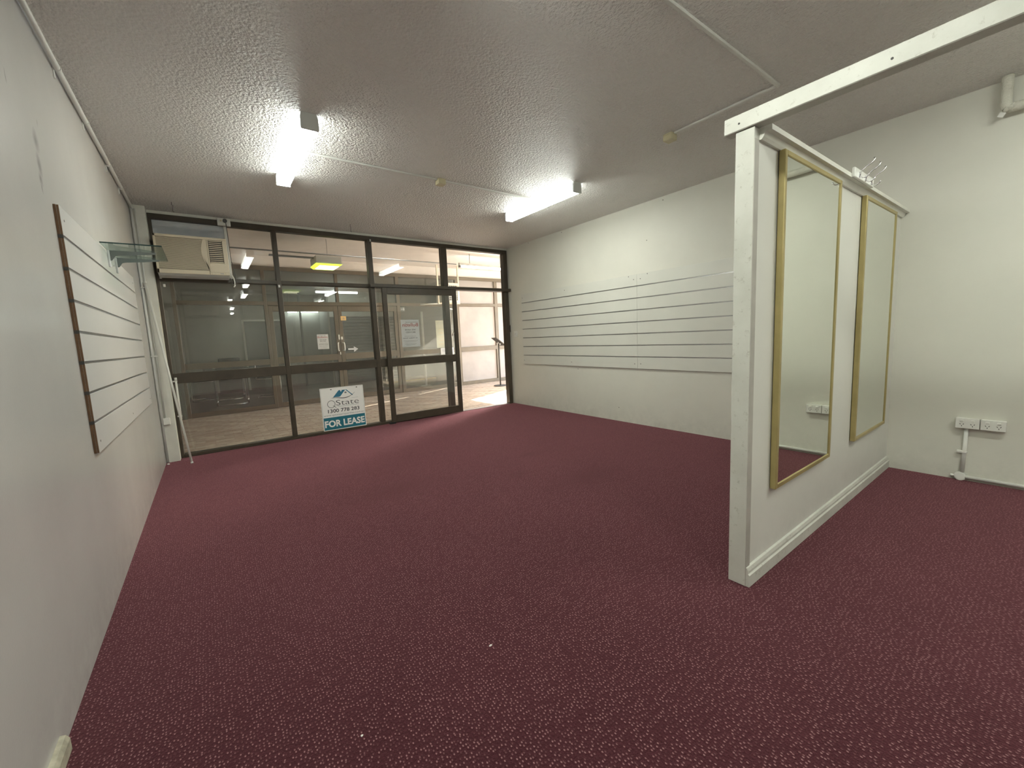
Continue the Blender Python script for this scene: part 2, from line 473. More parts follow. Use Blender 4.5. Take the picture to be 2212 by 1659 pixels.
# =================================================================== THE SHELL OF THE ROOM
XW = 4.83; H = 2.70; YB = -8.6
struct(box('floor', -0.1, XW + 0.1, YB - 0.1, -0.058, -0.06, 0.0, 'carpet'), 'maroon loop carpet with pale flecks over the shop floor')
struct(box('ceiling', -0.1, XW + 0.1, YB - 0.1, 0.05, H, H + 0.1, 'ceiling'), 'grey stippled plaster ceiling of the shop')
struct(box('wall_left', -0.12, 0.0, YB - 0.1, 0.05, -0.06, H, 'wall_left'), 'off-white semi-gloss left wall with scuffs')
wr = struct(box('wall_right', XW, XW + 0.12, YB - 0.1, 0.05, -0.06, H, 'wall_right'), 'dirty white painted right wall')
struct(box('wall_back', -0.12, XW + 0.12, YB - 0.1, YB, -0.06, H, 'wall_white'), 'white wall behind the viewer')
struct(box('wall_corner', 0.0, 0.12, -0.18, 0.05, 0.0, H, 'trim_white'), 'narrow white nib beside the glazed shopfront')
struct(box('trim_1', 0.12, XW, -0.035, 0.05, 2.668, H, 'trim_white'), 'white bead between shopfront head and ceiling')
bm = bmesh.new(); prism(bm, [(0, 0), (0.02, 0), (0.02, 0.038), (0.012, 0.052), (0, 0.056)], 1, -8.55, -4.185)
struct(link('baseboard_left', bm, 'worn', bevel=0.002), 'short worn white skirting on the left wall')
# old nail holes in the right wall
for i, (y, z) in enumerate(((-2.405, .184), (-1.406, 2.673), (-2.856, 2.26), (-0.628, 2.68), (-1.669, .674), (-3.075, 2.659))):
    bm = bmesh.new(); disc(bm, (XW - 0.0012, y, z), (1, 0, 0), 0.006, 0.004, 8); link('wall_plug', bm, 'screw', wr)

# =================================================================== ARCADE OUTSIDE
YO = 3.3
af = struct(box('arcade_floor', -1.7, 9.2, -0.058, 3.4, -0.06, -0.0055, 'grout'), 'brown paved floor of the arcade')
struct(box('ground', -20, 40, -25, 40, -0.12, -0.07, 'ground'), 'pale paving beyond the arcade')
struct(box('arcade_ceiling', -1.7, 9.2, 0.05, 3.42, 2.93, 3.05, 'arcade_ceiling'), 'pinkish white ceiling of the arcade')
struct(box('wall_fascia', -1.7, 9.2, 0.05, 0.12, 2.66, 2.95, 'arcade_ceiling'), 'pale fascia above the shopfront')
struct(box('wall_neighbour', XW + 0.12, 9.2, -0.05, 0.1, -0.06, 2.95, 'wall_white'), 'white shop wall next door')
struct(box('wall_arcade_left', -1.7, -0.12, -0.05, 0.1, -0.06, 2.95, 'pier'), 'dull rendered wall beside the shopfront')
struct(box('wall_arcade_end', -1.82, -1.7, -0.05, 3.42, -0.06, 3.0, 'pier'), 'dull rendered end wall of the arcade')
struct(box('wall_pier', -1.7, 0.085, 3.22, 3.42, -0.06, 2.95, 'pier'), 'dark rendered pier beside the opposite shopfront')
struct(box('trim_2', 0.085, 9.2, 3.3, 3.42, 2.735, 2.95, 'arcade_ceiling'), 'pale fascia above the opposite shopfront')
# clay pavers: 300 nearest as pieces, the rest joined
spots = []
nr = 0
y = -0.04
while y < 3.26:
    x = -0.6 + (0.105 if nr % 2 else 0.0)
    while x < 9.0:
        spots.append((x, y)); x += 0.21
    y += 0.108; nr += 1
cx, cy = 0.48, -5.93
vis = [s for s in spots if -0.2 < s[0] < 7.4]
def key(s):
    d = math.hypot(s[0] - cx, s[1] - cy)
    hidden = 0 if (0.1 < s[0] < 6.2 and abs(s[1]) < 3.3) else 6
    return d + hidden
vis.sort(key=key)
near = vis[:300]; nearset = set(near)
pm = []
for k, mm in enumerate(('paver_a', 'paver_b', 'paver_c')):
    bm = bmesh.new(); bx(bm, -0.103, 0.103, -0.052, 0.052, -0.02, 0.0)
    bmesh.ops.bevel(bm, geom=[e for e in bm.edges if all(v.co.z > -0.01 for v in e.verts)], offset=0.002, segments=1, affect='EDGES')
    me = bpy.data.meshes.new('paver'); bm.to_mesh(me); bm.free(); me.materials.append(M[mm]); pm.append(me)
for s in near:
    o = bpy.data.objects.new('paver', random.choice(pm)); COL.objects.link(o)
    o.parent = af
    o.location = Vector((s[0] + 0.1, s[1] + 0.05, random.uniform(-0.0035, -0.001))) - OFF[af]
bm = bmesh.new()
for s in spots:
    if s in nearset: continue
    bx(bm, s[0] - 0.003, s[0] + 0.203, s[1] - 0.002, s[1] + 0.102, -0.02, random.uniform(-0.004, -0.001))
far = link('far_pavers', bm, 'paver_a', af, mats=['paver_a', 'paver_b', 'paver_c'], pick=lambda f: int(abs(f.calc_center_median().x * 37.7 + f.calc_center_median().y * 91.3)) % 3)
far['kind'] = 'stuff'

# =================================================================== OUR SHOPFRONT (window_1, door_1)
w1 = struct_empty('window_1', (2.45, 0, 0), 'dark bronze aluminium glazed shopfront with transom lights')
FY0, FY1 = -0.05, 0.05
def mem(name, x0, x1, z0, z1, y0=FY0, y1=FY1, par=None, mat='bronze'):
    return box(name, x0, x1, y0, y1, z0, z1, mat, par or w1, 0.003)
mem('frame_head', 0.12, 4.812, 2.612, 2.668)
mem('frame_jamb', 0.12, 0.15, 0.0, 2.612)
mem('frame_jamb', 4.735, 4.812, 0.0, 2.612)
mem('mullion', 1.262, 1.312, 0.035, 2.612)
mem('mullion', 2.415, 2.478, 0.035, 2.612)
mem('mullion', 3.562, 3.648, 0.0, 2.612, -0.048)
for a, b in ((0.15, 1.262), (1.312, 2.415), (2.478, 3.562), (3.648, 4.735)):
    mem('transom', a, b, 1.967, 2.012)
for a, b in ((0.15, 1.262), (1.312, 2.415), (2.478, 3.562)):
    mem('mid_rail', a, b, 0.842, 0.953)
mem('sill', 0.15, 3.562, 0.0, 0.035, -0.058)
box('threshold', 3.648, 4.735, -0.058, 0.05, -0.02, 0.006, 'alu', w1, 0.002)
def pane(x0, x1, z0, z1, par=w1, y=0.0, mat='glass'):
    return box('glass_pane', x0, x1, y - 0.003, y + 0.003, z0, z1, mat, par)
pane(0.815, 1.262, 2.012, 2.612)
for a, b in ((1.312, 2.415), (2.478, 3.562), (3.648, 4.735)): pane(a, b, 2.012, 2.612)
for a, b in ((0.15, 1.262), (1.312, 2.415), (2.478, 3.562)):
    pane(a, b, 0.953, 1.967); pane(a, b, 0.035, 0.842)
# infill board round the air conditioner, with its white stop
bm = bmesh.new()
bx(bm, 0.15, 0.79, 0.0, 0.012, 2.43, 2.612); bx(bm, 0.15, 0.17, 0.0, 0.012, 2.012, 2.43)
bx(bm, 0.20, 0.74, -0.004, 0.0, 2.40, 2.555)
link('infill_board', bm, 'infill', w1)
mem('white_stop', 0.782, 0.815, 2.012, 2.612, -0.02, 0.02, mat='plastic')
# track of the sliding door
mem('door_track', 2.40, 4.826, 1.967, 2.014, -0.115, -0.05)
# white plug stickers at the joints
for (x, z) in ((0.153, 1.985), (0.175, 1.90), (1.275, 1.93), (2.455, 2.595)):
    box('sticker', x, x + 0.02, -0.0525, -0.0505, z, z + 0.03, 'plastic', w1)
box('lock_keeper', 4.815, 4.83, -0.045, -0.01, 1.27, 1.39, 'black', w1, 0.002)

d1 = struct_empty('door_1', (3.15, -0.085, 0), 'dark bronze glazed sliding door pushed left beside its opening')
DY0, DY1 = -0.106, -0.064
for n, a in (('door_stile', (2.557, 2.622, 0.012, 1.965)), ('door_stile', (3.682, 3.748, 0.012, 1.965)), ('door_rail', (2.622, 3.682, 1.875, 1.965)),
             ('door_rail', (2.622, 3.682, 0.836, 0.950)), ('door_rail', (2.622, 3.682, 0.012, 0.120))):
    box(n, a[0], a[1], DY0, DY1, a[2], a[3], 'bronze', d1, 0.003)
pane(2.622, 3.682, 0.950, 1.875, d1, -0.085)
pane(2.622, 3.682, 0.120, 0.836, d1, -0.085)
bm = bmesh.new(); bx(bm, 3.705, 3.748, -0.064, -0.03, 1.25, 1.47); lk = link('door_lock', bm, 'plastic', d1, 0.004)
bm = bmesh.new(); tube(bm, [(3.725, -0.03, 1.36), (3.728, 0.0, 1.34), (3.69, 0.005, 1.25)], 0.011, 8); link('lever', bm, 'plastic', lk)
bm = bmesh.new(); tube(bm, [(3.72, -0.064, 1.2), (3.72, -0.02, 1.19), (3.722, -0.015, 1.15), (3.722, -0.015, 1.06), (3.72, -0.02, 1.03), (3.72, -0.064, 1.02)], 0.010, 8); link('door_handle', bm, 'chrome', d1)
box('floor_guide', 2.51, 2.60, -0.13, -0.06, 0.0, 0.022, 'black', d1, 0.003)

# =================================================================== OPPOSITE SHOPFRONT
w2 = struct_empty('window_2', (4.6, YO, 0), 'brown aluminium glazed shopfront across the arcade')
def mo(name, x0, x1, z0, z1, y0=YO - 0.04, y1=YO + 0.04, par=None):
    return box(name, x0, x1, y0, y1, z0, z1, 'bronze_opp', par or w2, 0.003)
mo('frame_head', 0.085, 9.2, 2.655, 2.735)
MX = [(0.085, 0.14), (1.44, 1.50), (4.07, 4.15), (5.61, 5.69), (6.775, 6.875), (8.0, 8.08), (9.12, 9.2)]
for a, b in MX: mo('mullion', a, b, 0.0, 2.655)
mo('mullion', 2.765, 2.825, 2.072, 2.655)
BAY = [(0.14, 1.44), (1.50, 4.07), (4.15, 5.61), (5.69, 6.775), (6.875, 8.0), (8.08, 9.12)]
for i, (a, b) in enumerate(BAY):
    mo('transom', a, b, 2.0, 2.072)
    gm = 'frosted' if i >= 3 else 'glass_opp'
    if i == 1:
        pane(a, 2.765, 2.072, 2.655, w2, YO, gm); pane(2.825, b, 2.072, 2.655, w2, YO, gm)
    else:
        pane(a, b, 2.072, 2.655, w2, YO, gm)
        mo('mid_rail', a, b, 0.865, 0.97); mo('sill', a, b, 0.0, 0.085)
        pane(a, b, 0.97, 2.0, w2, YO, gm); pane(a, b, 0.085, 0.865, w2, YO, gm)
d2 = struct_empty('door_2', (2.78, YO, 0), 'pair of brown glazed doors across the arcade')
for a, b in ((1.503, 2.772), (2.778, 4.067)):
    for n, q in (('door_stile', (a, a + 0.075, 0.01, 1.995)), ('door_stile', (b - 0.075, b, 0.01, 1.995)), ('door_rail', (a + 0.075, b - 0.075, 1.88, 1.995)),
                 ('door_rail', (a + 0.075, b - 0.075, 0.865, 0.995)), ('door_rail', (a + 0.075, b - 0.075, 0.01, 0.10))):
        box(n, q[0], q[1], YO - 0.025, YO + 0.025, q[2], q[3], 'bronze_opp', d2, 0.003)
    pane(a + 0.075, b - 0.075, 0.995, 1.88, d2, YO, 'glass_opp'); pane(a + 0.075, b - 0.075, 0.10, 0.865, d2, YO, 'glass_opp')
for s, x in ((-1, 2.735), (1, 2.815)):
    bm = bmesh.new()
    tube(bm, [(x, YO - 0.025, 1.225), (x + s * 0.02, YO - 0.07, 1.22), (x + s * 0.025, YO - 0.08, 1.19), (x + s * 0.025, YO - 0.08, 1.09), (x + s * 0.02, YO - 0.07, 1.06), (x, YO - 0.025, 1.055)], 0.012, 8)
    link('door_handle', bm, 'plastic', d2)
bm = bmesh.new(); bx(bm, 2.735, 2.765, YO - 0.05, YO - 0.025, 1.29, 1.395); link('door_lock', bm, 'plastic', d2, 0.004)
bm = bmesh.new(); bx(bm, 2.79, 2.825, YO - 0.05, YO - 0.025, 1.29, 1.35); link('door_lock', bm, 'plastic', d2, 0.004)
bm = bmesh.new(); bx(bm, 2.742, 2.762, YO - 0.045, YO - 0.025, 0.975, 1.03); link('door_bolt', bm, 'plastic', d2, 0.003)

# the shop behind it
struct(box('shop_floor', 0.0, 5.65, 3.34, 8.2, -0.06, 0.0, 'shop_floor'), 'grey wooden floor of the shop across the arcade')
struct(box('shop_ceiling', -0.05, 5.65, 3.42, 8.2, 2.735, 2.85, 'shop_wall'), 'grey white ceiling of the shop across the arcade')
struct(box('wall_shop_left', -0.1, 0.0, 3.42, 8.2, -0.06, 2.735, 'shop_wall'), 'grey side wall of the shop across the arcade')
struct(box('wall_shop_right', 5.61, 5.69, 3.42, 8.2, -0.06, 2.735, 'shop_wall'), 'grey side wall of the opposite shop near the frosted panes')
wsb = struct(box('wall_shop_back', -0.1, 5.69, 8.0, 8.2, -0.06, 2.735, 'shop_wall'), 'grey back wall of the shop across the arcade')
struct(box('wall_shop_stub', 3.40, 3.45, 6.95, 8.0, 0.0, 2.735, 'shop_wall'), 'short partition inside the shop across the arcade')
struct(box('trim_4', 2.755, 2.805, 7.5, 7.55, 0.0, 2.735, 'shutter'), 'grey post inside the shop across the arcade')
d3 = struct_empty('door_3', (1.87, 7.98, 0), 'dark grey doorway in the back of the opposite shop')
box('door_leaf', 1.39, 2.35, 7.97, 7.995, 0.0, 1.95, 'shop_door', d3)
for a, b, z0, z1 in ((1.34, 1.39, 0, 2.0), (2.35, 2.40, 0, 2.0), (1.39, 2.35, 1.95, 2.0)):
    box('door_frame', a, b, 7.95, 7.995, z0, z1, 'trim_white', d3)

# =================================================================== THE PARTITION
PX, PY1, PY2, PZ = 2.3615, -5.113, -5.0375, 2.0
pt = struct_empty('wall_partition', (PX, PY1, 0), 'white stub partition that carries two mirrors')
bm = bmesh.new(); bx(bm, PX, PX + 0.045, PY1, PY2, 0.0, PZ)
link('end_post', bm, 'chipped', pt, 0.002)
box('edge_strip', PX + 0.001, PX + 0.040, PY1 - 0.0015, PY1 + 0.001, 0.0, PZ - 0.045, 'edge_strip', pt)
box('board', PX + 0.045, XW, PY1 + 0.003, PY2, 0.0, PZ, 'partition', pt)
bm = bmesh.new(); prism(bm, [(PY2 + 0.01, 1.983), (-5.158, 1.983), (-5.158, 2.004), (PY2 + 0.01, 2.004)], 0, PX + 0.05, XW - 0.004)
link('cap_board', bm, 'trim_white', pt, 0.002)
bm = bmesh.new(); prism(bm, [(PY1 + 0.003, 1.955), (-5.122, 1.955), (-5.130, 1.965), (-5.138, 1.983), (PY1 + 0.003, 1.983)], 0, PX + 0.042, XW - 0.004)
link('bed_mould', bm, 'trim_white', pt)
bm = bmesh.new(); prism(bm, [(PY1 + 0.003, 0.0), (-5.130, 0.0), (-5.130, 0.055), (-5.124, 0.062), (-5.124, 0.074), (-5.119, 0.088), (PY1 + 0.003, 0.092)], 0, PX + 0.004, XW - 0.002)
link('skirting', bm, 'chipped', pt)
tr3 = struct(box('trim_3', 2.352, 2.41, -8.55, -4.993, 2.003, 2.067, 'chipped', None, 0.003), 'white painted timber rail from the partition end towards the back')
for yy in (-5.055, -5.53, -6.0):
    bm = bmesh.new(); disc(bm, (2.3535, yy, 2.03), (-1, 0, 0), 0.004, 0.003, 8); link('screw_hole', bm, 'dark', tr3)

def mirror(x0, x1, label):
    z0, z1, yb, yf, fw = 0.408, 1.957, -5.1135, -5.141, 0.024
    t = thing('wall_mirror', label, 'mirror', ((x0 + x1) / 2, yb, z0), 'gold framed mirrors on the partition')
    box('frame_stile', x0, x0 + fw, yf, yb, z0, z1, 'gold', t, 0.003)
    box('frame_stile', x1 - fw, x1, yf, yb, z0, z1, 'gold', t, 0.003)
    box('frame_rail', x0 + fw, x1 - fw, yf, yb, z0, z0 + fw, 'gold', t, 0.003)
    box('frame_rail', x0 + fw, x1 - fw, yf, yb, z1 - fw, z1, 'gold', t, 0.003)
    box('mirror_glass', x0 + fw - 0.004, x1 - fw + 0.004, yf + 0.005, yf + 0.009, z0 + fw - 0.004, z1 - fw + 0.004, 'mirror', t)
mirror(2.598, 3.355, 'tall gold framed mirror nearer the free end of the partition')
mirror(3.822, 4.562, 'tall gold framed mirror by the right wall end of the partition')

# hook rack on the cap
hk = thing('coat_hook_rack', 'white coat rack with three chrome hooks on top of the mirror partition', 'coat rack', (3.61, -5.16, 1.98))
box('back_plate', 3.435, 3.79, -5.174, -5.159, 1.982, 2.034, 'plastic', hk, 0.003)
for x in (3.50, 3.612, 3.725):
    bm = bmesh.new()
    tube(bm, [(x, -5.178, 1.990), (x, -5.180, 2.012), (x, -5.186, 2.022), (x, -5.205, 2.036), (x, -5.226, 2.048), (x, -5.236, 2.056), (x, -5.240, 2.066), (x, -5.236, 2.072)], [0.003] * 7 + [0.0045], 8)
    tube(bm, [(x, -5.178, 2.0), (x, -5.181, 1.988), (x, -5.192, 1.980), (x, -5.206, 1.981), (x, -5.216, 1.990), (x, -5.218, 1.998)], [0.003] * 5 + [0.0045], 8)
    bx(bm, x - 0.006, x + 0.006, -5.178, -5.174, 1.986, 2.016)
    link('hook', bm, 'chrome', hk)

# =================================================================== SLATWALL PANELS
def slat_panel(label, side, y0, y1, zb, gz, zt, group, edge_brown):
    """horizontal slats between aluminium grooves, on the left (side=0) or the right wall (side=1)"""
    xa, xb = (0.0, 0.019) if side == 0 else (XW - 0.019, XW)
    t = thing('slatwall_panel', label, 'slatwall panel', ((xa + xb) / 2, (y0 + y1) / 2, zb), group)
    core = (xa + 0.0005, xa + 0.009) if side == 0 else (xb - 0.009, xb - 0.0005)
    box('backing_board', core[0], core[1], y0, y1, zb, zt, 'mdf', t)
    edges = [zb] + list(gz) + [zt]
    face = 'laminate' if side == 0 else 'laminate_r'
    sx = (core[1], xb) if side == 0 else (xa, core[0])
    nx = 1 if side == 0 else -1
    for i in range(len(edges) - 1):
        za = edges[i] + (0.006 if i > 0 else 0); zc = edges[i + 1] - (0.006 if i < len(edges) - 2 else 0)
        bm = bmesh.new(); bx(bm, sx[0], sx[1], y0, y1, za, zc)
        bmesh.ops.bevel(bm, geom=list(bm.edges), offset=0.0012, segments=1, affect='EDGES')
        link('slat', bm, face, t, mats=[face, 'mdf'], pick=lambda f: 1 if (side == 0 and abs(f.normal.y) > 0.8) else 0)
    for z in gz:
        f = 0.007
        a, b = ((core[1] - 0.001, xb - 0.004)) if side == 0 else ((xa + 0.004, core[0] + 0.001))
        bm = bmesh.new(); bx(bm, a, b, y0 - 0.0005, y1 + 0.0005, z - 0.0055, z + 0.0055)
        link('groove_insert', bm, 'groove', t)
        ye = y0
        bm = bmesh.new(); bx(bm, core[0] if side == 0 else a, xb - 0.001 if side == 0 else core[1], y0 - 0.002, y0 - 0.0006, z - 0.008, z + 0.008)
        link('groove_end', bm, 'dark', t)
    return t, xb if side == 0 else xa
GL = [0.880 + 0.1425 * i for i in range(7)]
tl, xl = slat_panel('white slatwall panel with brown cut edge on the left wall', 0, -3.205, -0.90, 0.733, GL, 1.873, None, True)
for y, z in ((-3.15, 1.815), (-3.15, 0.783), (-1.9, 1.815), (-0.98, 0.783), (-2.05, 0.78), (-0.98, 1.815)):
    bm = bmesh.new(); disc(bm, (xl - 0.001, y, z), (1, 0, 0), 0.0055, 0.002, 10); link('screw', bm, 'screw', tl)
GR = [0.866 + 0.1457 * i for i in range(7)]
ta, xr = slat_panel('white slatwall panel on the right wall nearest the doorway', 1, -2.722, -0.41, 0.718, GR, 1.882, 'slatwall panels on the right wall', False)
tb, xr = slat_panel('white slatwall panel on the right wall running behind the partition', 1, -5.03, -2.7235, 0.718, GR, 1.882, 'slatwall panels on the right wall', False)
for par, lst in ((ta, ((-1.45, 1.835), (-2.676, 1.824), (-0.436, 1.822), (-1.555, .775), (-2.68, .778), (-0.428, .78), (-2.6, 1.868))), (tb, ((-2.775, 1.822), (-2.77, .78), (-2.874, 1.868), (-3.9, 1.83), (-3.9, .78)))):
    for y, z in lst:
        bm = bmesh.new(); disc(bm, (xr + 0.001, y, z), (-1, 0, 0), 0.006, 0.002, 10); link('screw', bm, 'screw', par)

# glass shelf on its two brackets
sh = thing('glass_shelf', 'green glass shelf on two grey brackets over the left slatwall', 'shelf', (0.02, -2.05, 1.78))
gs = box('shelf_glass', 0.0195, 0.313, -2.333, -1.772, 1.8845, 1.8925, 'glass_shelf', sh)
box('glass_edge', 0.0195, 0.313, -2.3345, -2.333, 1.8845, 1.8925, 'glass_edge', gs)
box('glass_edge', 0.313, 0.3142, -2.333, -1.772, 1.8845, 1.8925, 'glass_edge', gs)
for y in (-2.10, -1.82):
    bm = bmesh.new()
    prism(bm, [(0.029, 1.8845), (0.265, 1.8845), (0.268, 1.881), (0.262, 1.873), (0.075, 1.853), (0.058, 1.848), (0.042, 1.823), (0.036, 1.818), (0.029, 1.818)], 1, y - 0.0025, y + 0.0025)
    br = link('bracket', bm, 'bracket', sh)
    box('mounting_strip', 0.0195, 0.031, y - 0.008, y + 0.008, 1.775, 1.884, 'alu', br, 0.001)

# =================================================================== AIR CONDITIONER IN THE TRANSOM
ac = thing('air_conditioner', 'cream window air conditioner set in the transom above the left pane', 'air conditioner', (0.467, 0, 2.0))
X0, X1, Z0, Z1, YF = 0.156, 0.778, 1.995, 2.41, -0.30
bm = bmesh.new(); bx(bm, X0 + 0.015, X1 - 0.012, YF + 0.045, 0.42, Z0 + 0.02, Z1 - 0.012); link('housing', bm, 'light_body', ac, 0.004)
# front bezel built round the two openings
XD, XO0, XO1 = 0.575, 0.612, 0.737
bm = bmesh.new()
bx(bm, X0, X1, YF + 0.03, YF + 0.05, Z0 + 0.018, Z1)                    # rear web
bx(bm, X0, X0 + 0.02, YF, YF + 0.05, Z0 + 0.018, Z1)
bx(bm, X0, X1, YF, YF + 0.05, Z1 - 0.027, Z1)
bx(bm, X0, XD + 0.02, YF, YF + 0.05, Z0 + 0.018, Z0 + 0.062)
link('front_bezel', bm, 'ac_cream', ac, 0.003)
bm = bmesh.new()
# bowed divider between the grille and the outlet
zs = [Z0 + 0.062 + (Z1 - 0.027 - Z0 - 0.062) * i / 10 for i in range(11)]
left = [(XD + 0.005 - 0.045 * math.sin(math.pi * i / 10) + 0.028 * (1 - i / 10) - 0.012 * (i / 10), z) for i, z in enumerate(zs)]
prism(bm, left + [(0.596, zs[-1]), (0.596, zs[0])], 1, YF - 0.004, YF + 0.035)
link('divider', bm, 'ac_cream', ac)
box('grille_back', X0 + 0.02, XD + 0.02, YF + 0.022, YF + 0.03, Z0 + 0.06, Z1 - 0.027, 'ac_dark', ac)
bm = bmesh.new()
n = 36
for i in range(n):
    z = Z0 + 0.066 + (Z1 - 0.03 - Z0 - 0.066) * (i + 0.5) / n
    v = bx(bm, X0 + 0.018, XD + 0.022, YF + 0.004, YF + 0.02, z - 0.0026, z + 0.0026)
g = link('intake_grille', bm, 'ac_cream', ac); g['kind'] = 'stuff'
bm = bmesh.new()
bx(bm, 0.598, XO0, YF, YF + 0.05, Z0 + 0.018, Z1 - 0.027); bx(bm, XO1, X1, YF, YF + 0.05, Z0 + 0.018, Z1 - 0.027)
bx(bm, XO0, XO1, YF, YF + 0.05, Z0 + 0.018, Z0 + 0.15)
link('outlet_surround', bm, 'ac_cream', ac, 0.003)
box('outlet_back', XO0, XO1, YF + 0.024, YF + 0.03, Z0 + 0.15, Z1 - 0.027, 'dark', ac)
for i in range(12):
    z = Z0 + 0.158 + (Z1 - 0.035 - Z0 - 0.158) * i / 11
    bm = bmesh.new(); bx(bm, XO0 + 0.004, XO1 - 0.004, YF + 0.003, YF + 0.02, z - 0.0045, z + 0.0045); link('outlet_slat', bm, 'ac_cream', ac)
fl = box('control_flap', 0.604, X1 - 0.006, YF - 0.005, YF, Z0 + 0.045, Z0 + 0.135, 'ac_cream', ac, 0.003)
box('badge', 0.69, 0.722, YF - 0.0015, YF, Z0 + 0.03, Z0 + 0.037, 'ink_soft', ac)
bm = bmesh.new(); prism(bm, [(YF + 0.004, Z0 + 0.018), (YF + 0.05, Z0), (0.05, Z0), (0.05, Z0 + 0.018)], 0, X0 + 0.005, X1 - 0.005)
link('drip_tray', bm, 'light_body', ac)

# power point on the head, its lead and the drain hose
pp = thing('power_outlet', 'old white power outlet on shopfront head above the air conditioner', 'power outlet', (0.79, -0.06, 2.604))
box('wall_box', 0.728, 0.852, -0.088, -0.05, 2.604, 2.686, 'plastic', pp, 0.004)
bm = bmesh.new(); disc(bm, (0.80, -0.088, 2.655), (0, -1, 0), 0.021, 0.022, 18); link('plug', bm, 'cord', ac)
box('rocker_switch', 0.755, 0.772, -0.092, -0.088, 2.648, 2.662, 'plastic_old', pp, 0.001)
def smooth(pts, n=6):
    out = []
    P = [Vector(p) for p in pts]
    for i in range(len(P) - 1):
        a = P[max(i - 1, 0)]; b = P[i]; c = P[i + 1]; d = P[min(i + 2, len(P) - 1)]
        for k in range(n):
            t = k / n
            out.append(0.5 * ((2 * b) + (c - a) * t + (2 * a - 5 * b + 4 * c - d) * t * t + (3 * b - a - 3 * c + d) * t ** 3))
    out.append(P[-1]); return out
bm = bmesh.new(); tube(bm, smooth([(0.80, -0.111, 2.655), (0.806, -0.121, 2.62), (0.812, -0.10, 2.44), (0.815, -0.09, 2.25), (0.832, -0.09, 2.08), (0.838, -0.085, 1.985), (0.822, -0.075, 1.93), (0.80, -0.066, 1.952), (0.795, -0.062, 2.0), (0.772, -0.06, 2.04)]), 0.0038, 8)
link('power_cord', bm, 'cord', ac)['label'] = 'grey lead hanging from the power outlet'
bm = bmesh.new(); tube(bm, smooth([(0.79, -0.062, 2.075), (0.806, -0.075, 2.05), (0.822, -0.08, 2.0), (0.826, -0.075, 1.94), (0.812, -0.066, 1.915)]), 0.0075, 10)
link('drain_hose', bm, 'plastic', ac)['label'] = 'short white hose curling under the casing'

# =================================================================== CEILING LIGHTS
def fluoro(cx, cy, label, group=None):
    L = 0.58
    t = thing('ceiling_light', label, 'ceiling light', (cx, cy, 2.59), group)
    box('housing', cx - 0.032, cx + 0.032, cy - L, cy + L, 2.66, 2.6995, 'light_body', t, 0.002)
    bm = bmesh.new()
    prism(bm, [(cx - 0.049, 2.672), (cx - 0.052, 2.615), (cx - 0.040, 2.603), (cx + 0.040, 2.603), (cx + 0.052, 2.615), (cx + 0.049, 2.672)], 1, cy - L + 0.008, cy + L - 0.008)
    link('diffuser', bm, 'lamp', t, mats=['lamp', 'lamp_side'], pick=lambda f: 1 if abs(f.normal.x) > 0.9 or f.normal.z > 0.5 else 0)
    for s in (-1, 1):
        y = cy + s * L
        bm = bmesh.new(); prism(bm, [(cx - 0.046, 2.6995), (cx - 0.053, 2.676), (cx - 0.055, 2.604), (cx - 0.050, 2.599), (cx + 0.050, 2.599), (cx + 0.055, 2.604), (cx + 0.053, 2.676), (cx + 0.046, 2.6995)], 1, y - 0.009, y + 0.009)
        link('end_cap', bm, 'light_body', t)
fluoro(1.175, -2.30, 'lit fluorescent ceiling light nearer the left wall', 'fluorescent ceiling lights')
fluoro(3.635, -2.31, 'lit fluorescent ceiling light nearer the right wall', 'fluorescent ceiling lights')
fluoro(1.35, -5.06, 'lit fluorescent ceiling light over the middle of the room', 'fluorescent ceiling lights')
fluoro(3.45, -6.5, 'lit fluorescent ceiling light above the mirror bay', 'fluorescent ceiling lights')

fluoro(1.45, -7.45, 'unseen fluorescent ceiling light added at the back to brighten the room', 'fluorescent ceiling lights')  # unseen extra lamp, added to lift the light on the mirror bay

def duct(label, p0, p1):
    bm = bmesh.new()
    x0, x1 = min(p0[0], p1[0]), max(p0[0], p1[0]); y0, y1 = min(p0[1], p1[1]), max(p0[1], p1[1])
    w = 0.011
    if x1 - x0 > y1 - y0: bx(bm, x0, x1, y0 - w, y0 + w, 2.685, 2.6995)
    else: bx(bm, x0 - w, x0 + w, y0, y1, 2.685, 2.6995)
    tag(link('cable_duct', bm, 'conduit', None, 0.003), label, 'cable duct', 'ceiling cable ducts')
duct('white cable duct from left ceiling light to the cream box', (1.228, -2.29), (2.385, -2.29))
duct('white cable duct from right ceiling light to the cream box', (2.462, -2.29), (3.585, -2.29))
duct('short white cable duct from second cream box towards the partition', (3.545, -4.72), (3.545, -4.02))
duct('long white ceiling duct crossing the top of the picture', (1.405, -4.733), (3.556, -4.733))
def jbox(label, x, y):
    t = thing('junction_box', label, 'junction box', (x, y, 2.65), 'cream ceiling junction boxes')
    box('base', x - 0.036, x + 0.036, y - 0.036, y + 0.036, 2.685, 2.6995, 'plastic_old', t, 0.002)
    box('cover', x - 0.038, x + 0.038, y - 0.038, y + 0.038, 2.648, 2.685, 'plastic_old', t, 0.004)
jbox('cream junction box between the two ceiling lights', 2.424, -2.29)
jbox('cream junction box on the ceiling near the partition rail', 3.545, -3.98)
for i, (x, y, lb) in enumerate(((0.35, -0.44, 'small wire hook in the ceiling above the air conditioner'), (2.105, -0.41, 'small wire hook in the ceiling above the second pane'))):
    bm = bmesh.new(); tube(bm, smooth([(x, y, 2.70), (x, y, 2.675), (x + 0.006, y, 2.665), (x + 0.004, y, 2.655), (x + 0.002, y, 2.64), (x + 0.004, y, 2.61), (x + 0.01, y, 2.60)], 4), 0.0022, 6)
    tag(link('ceiling_hook', bm, 'screw'), lb, 'hook')

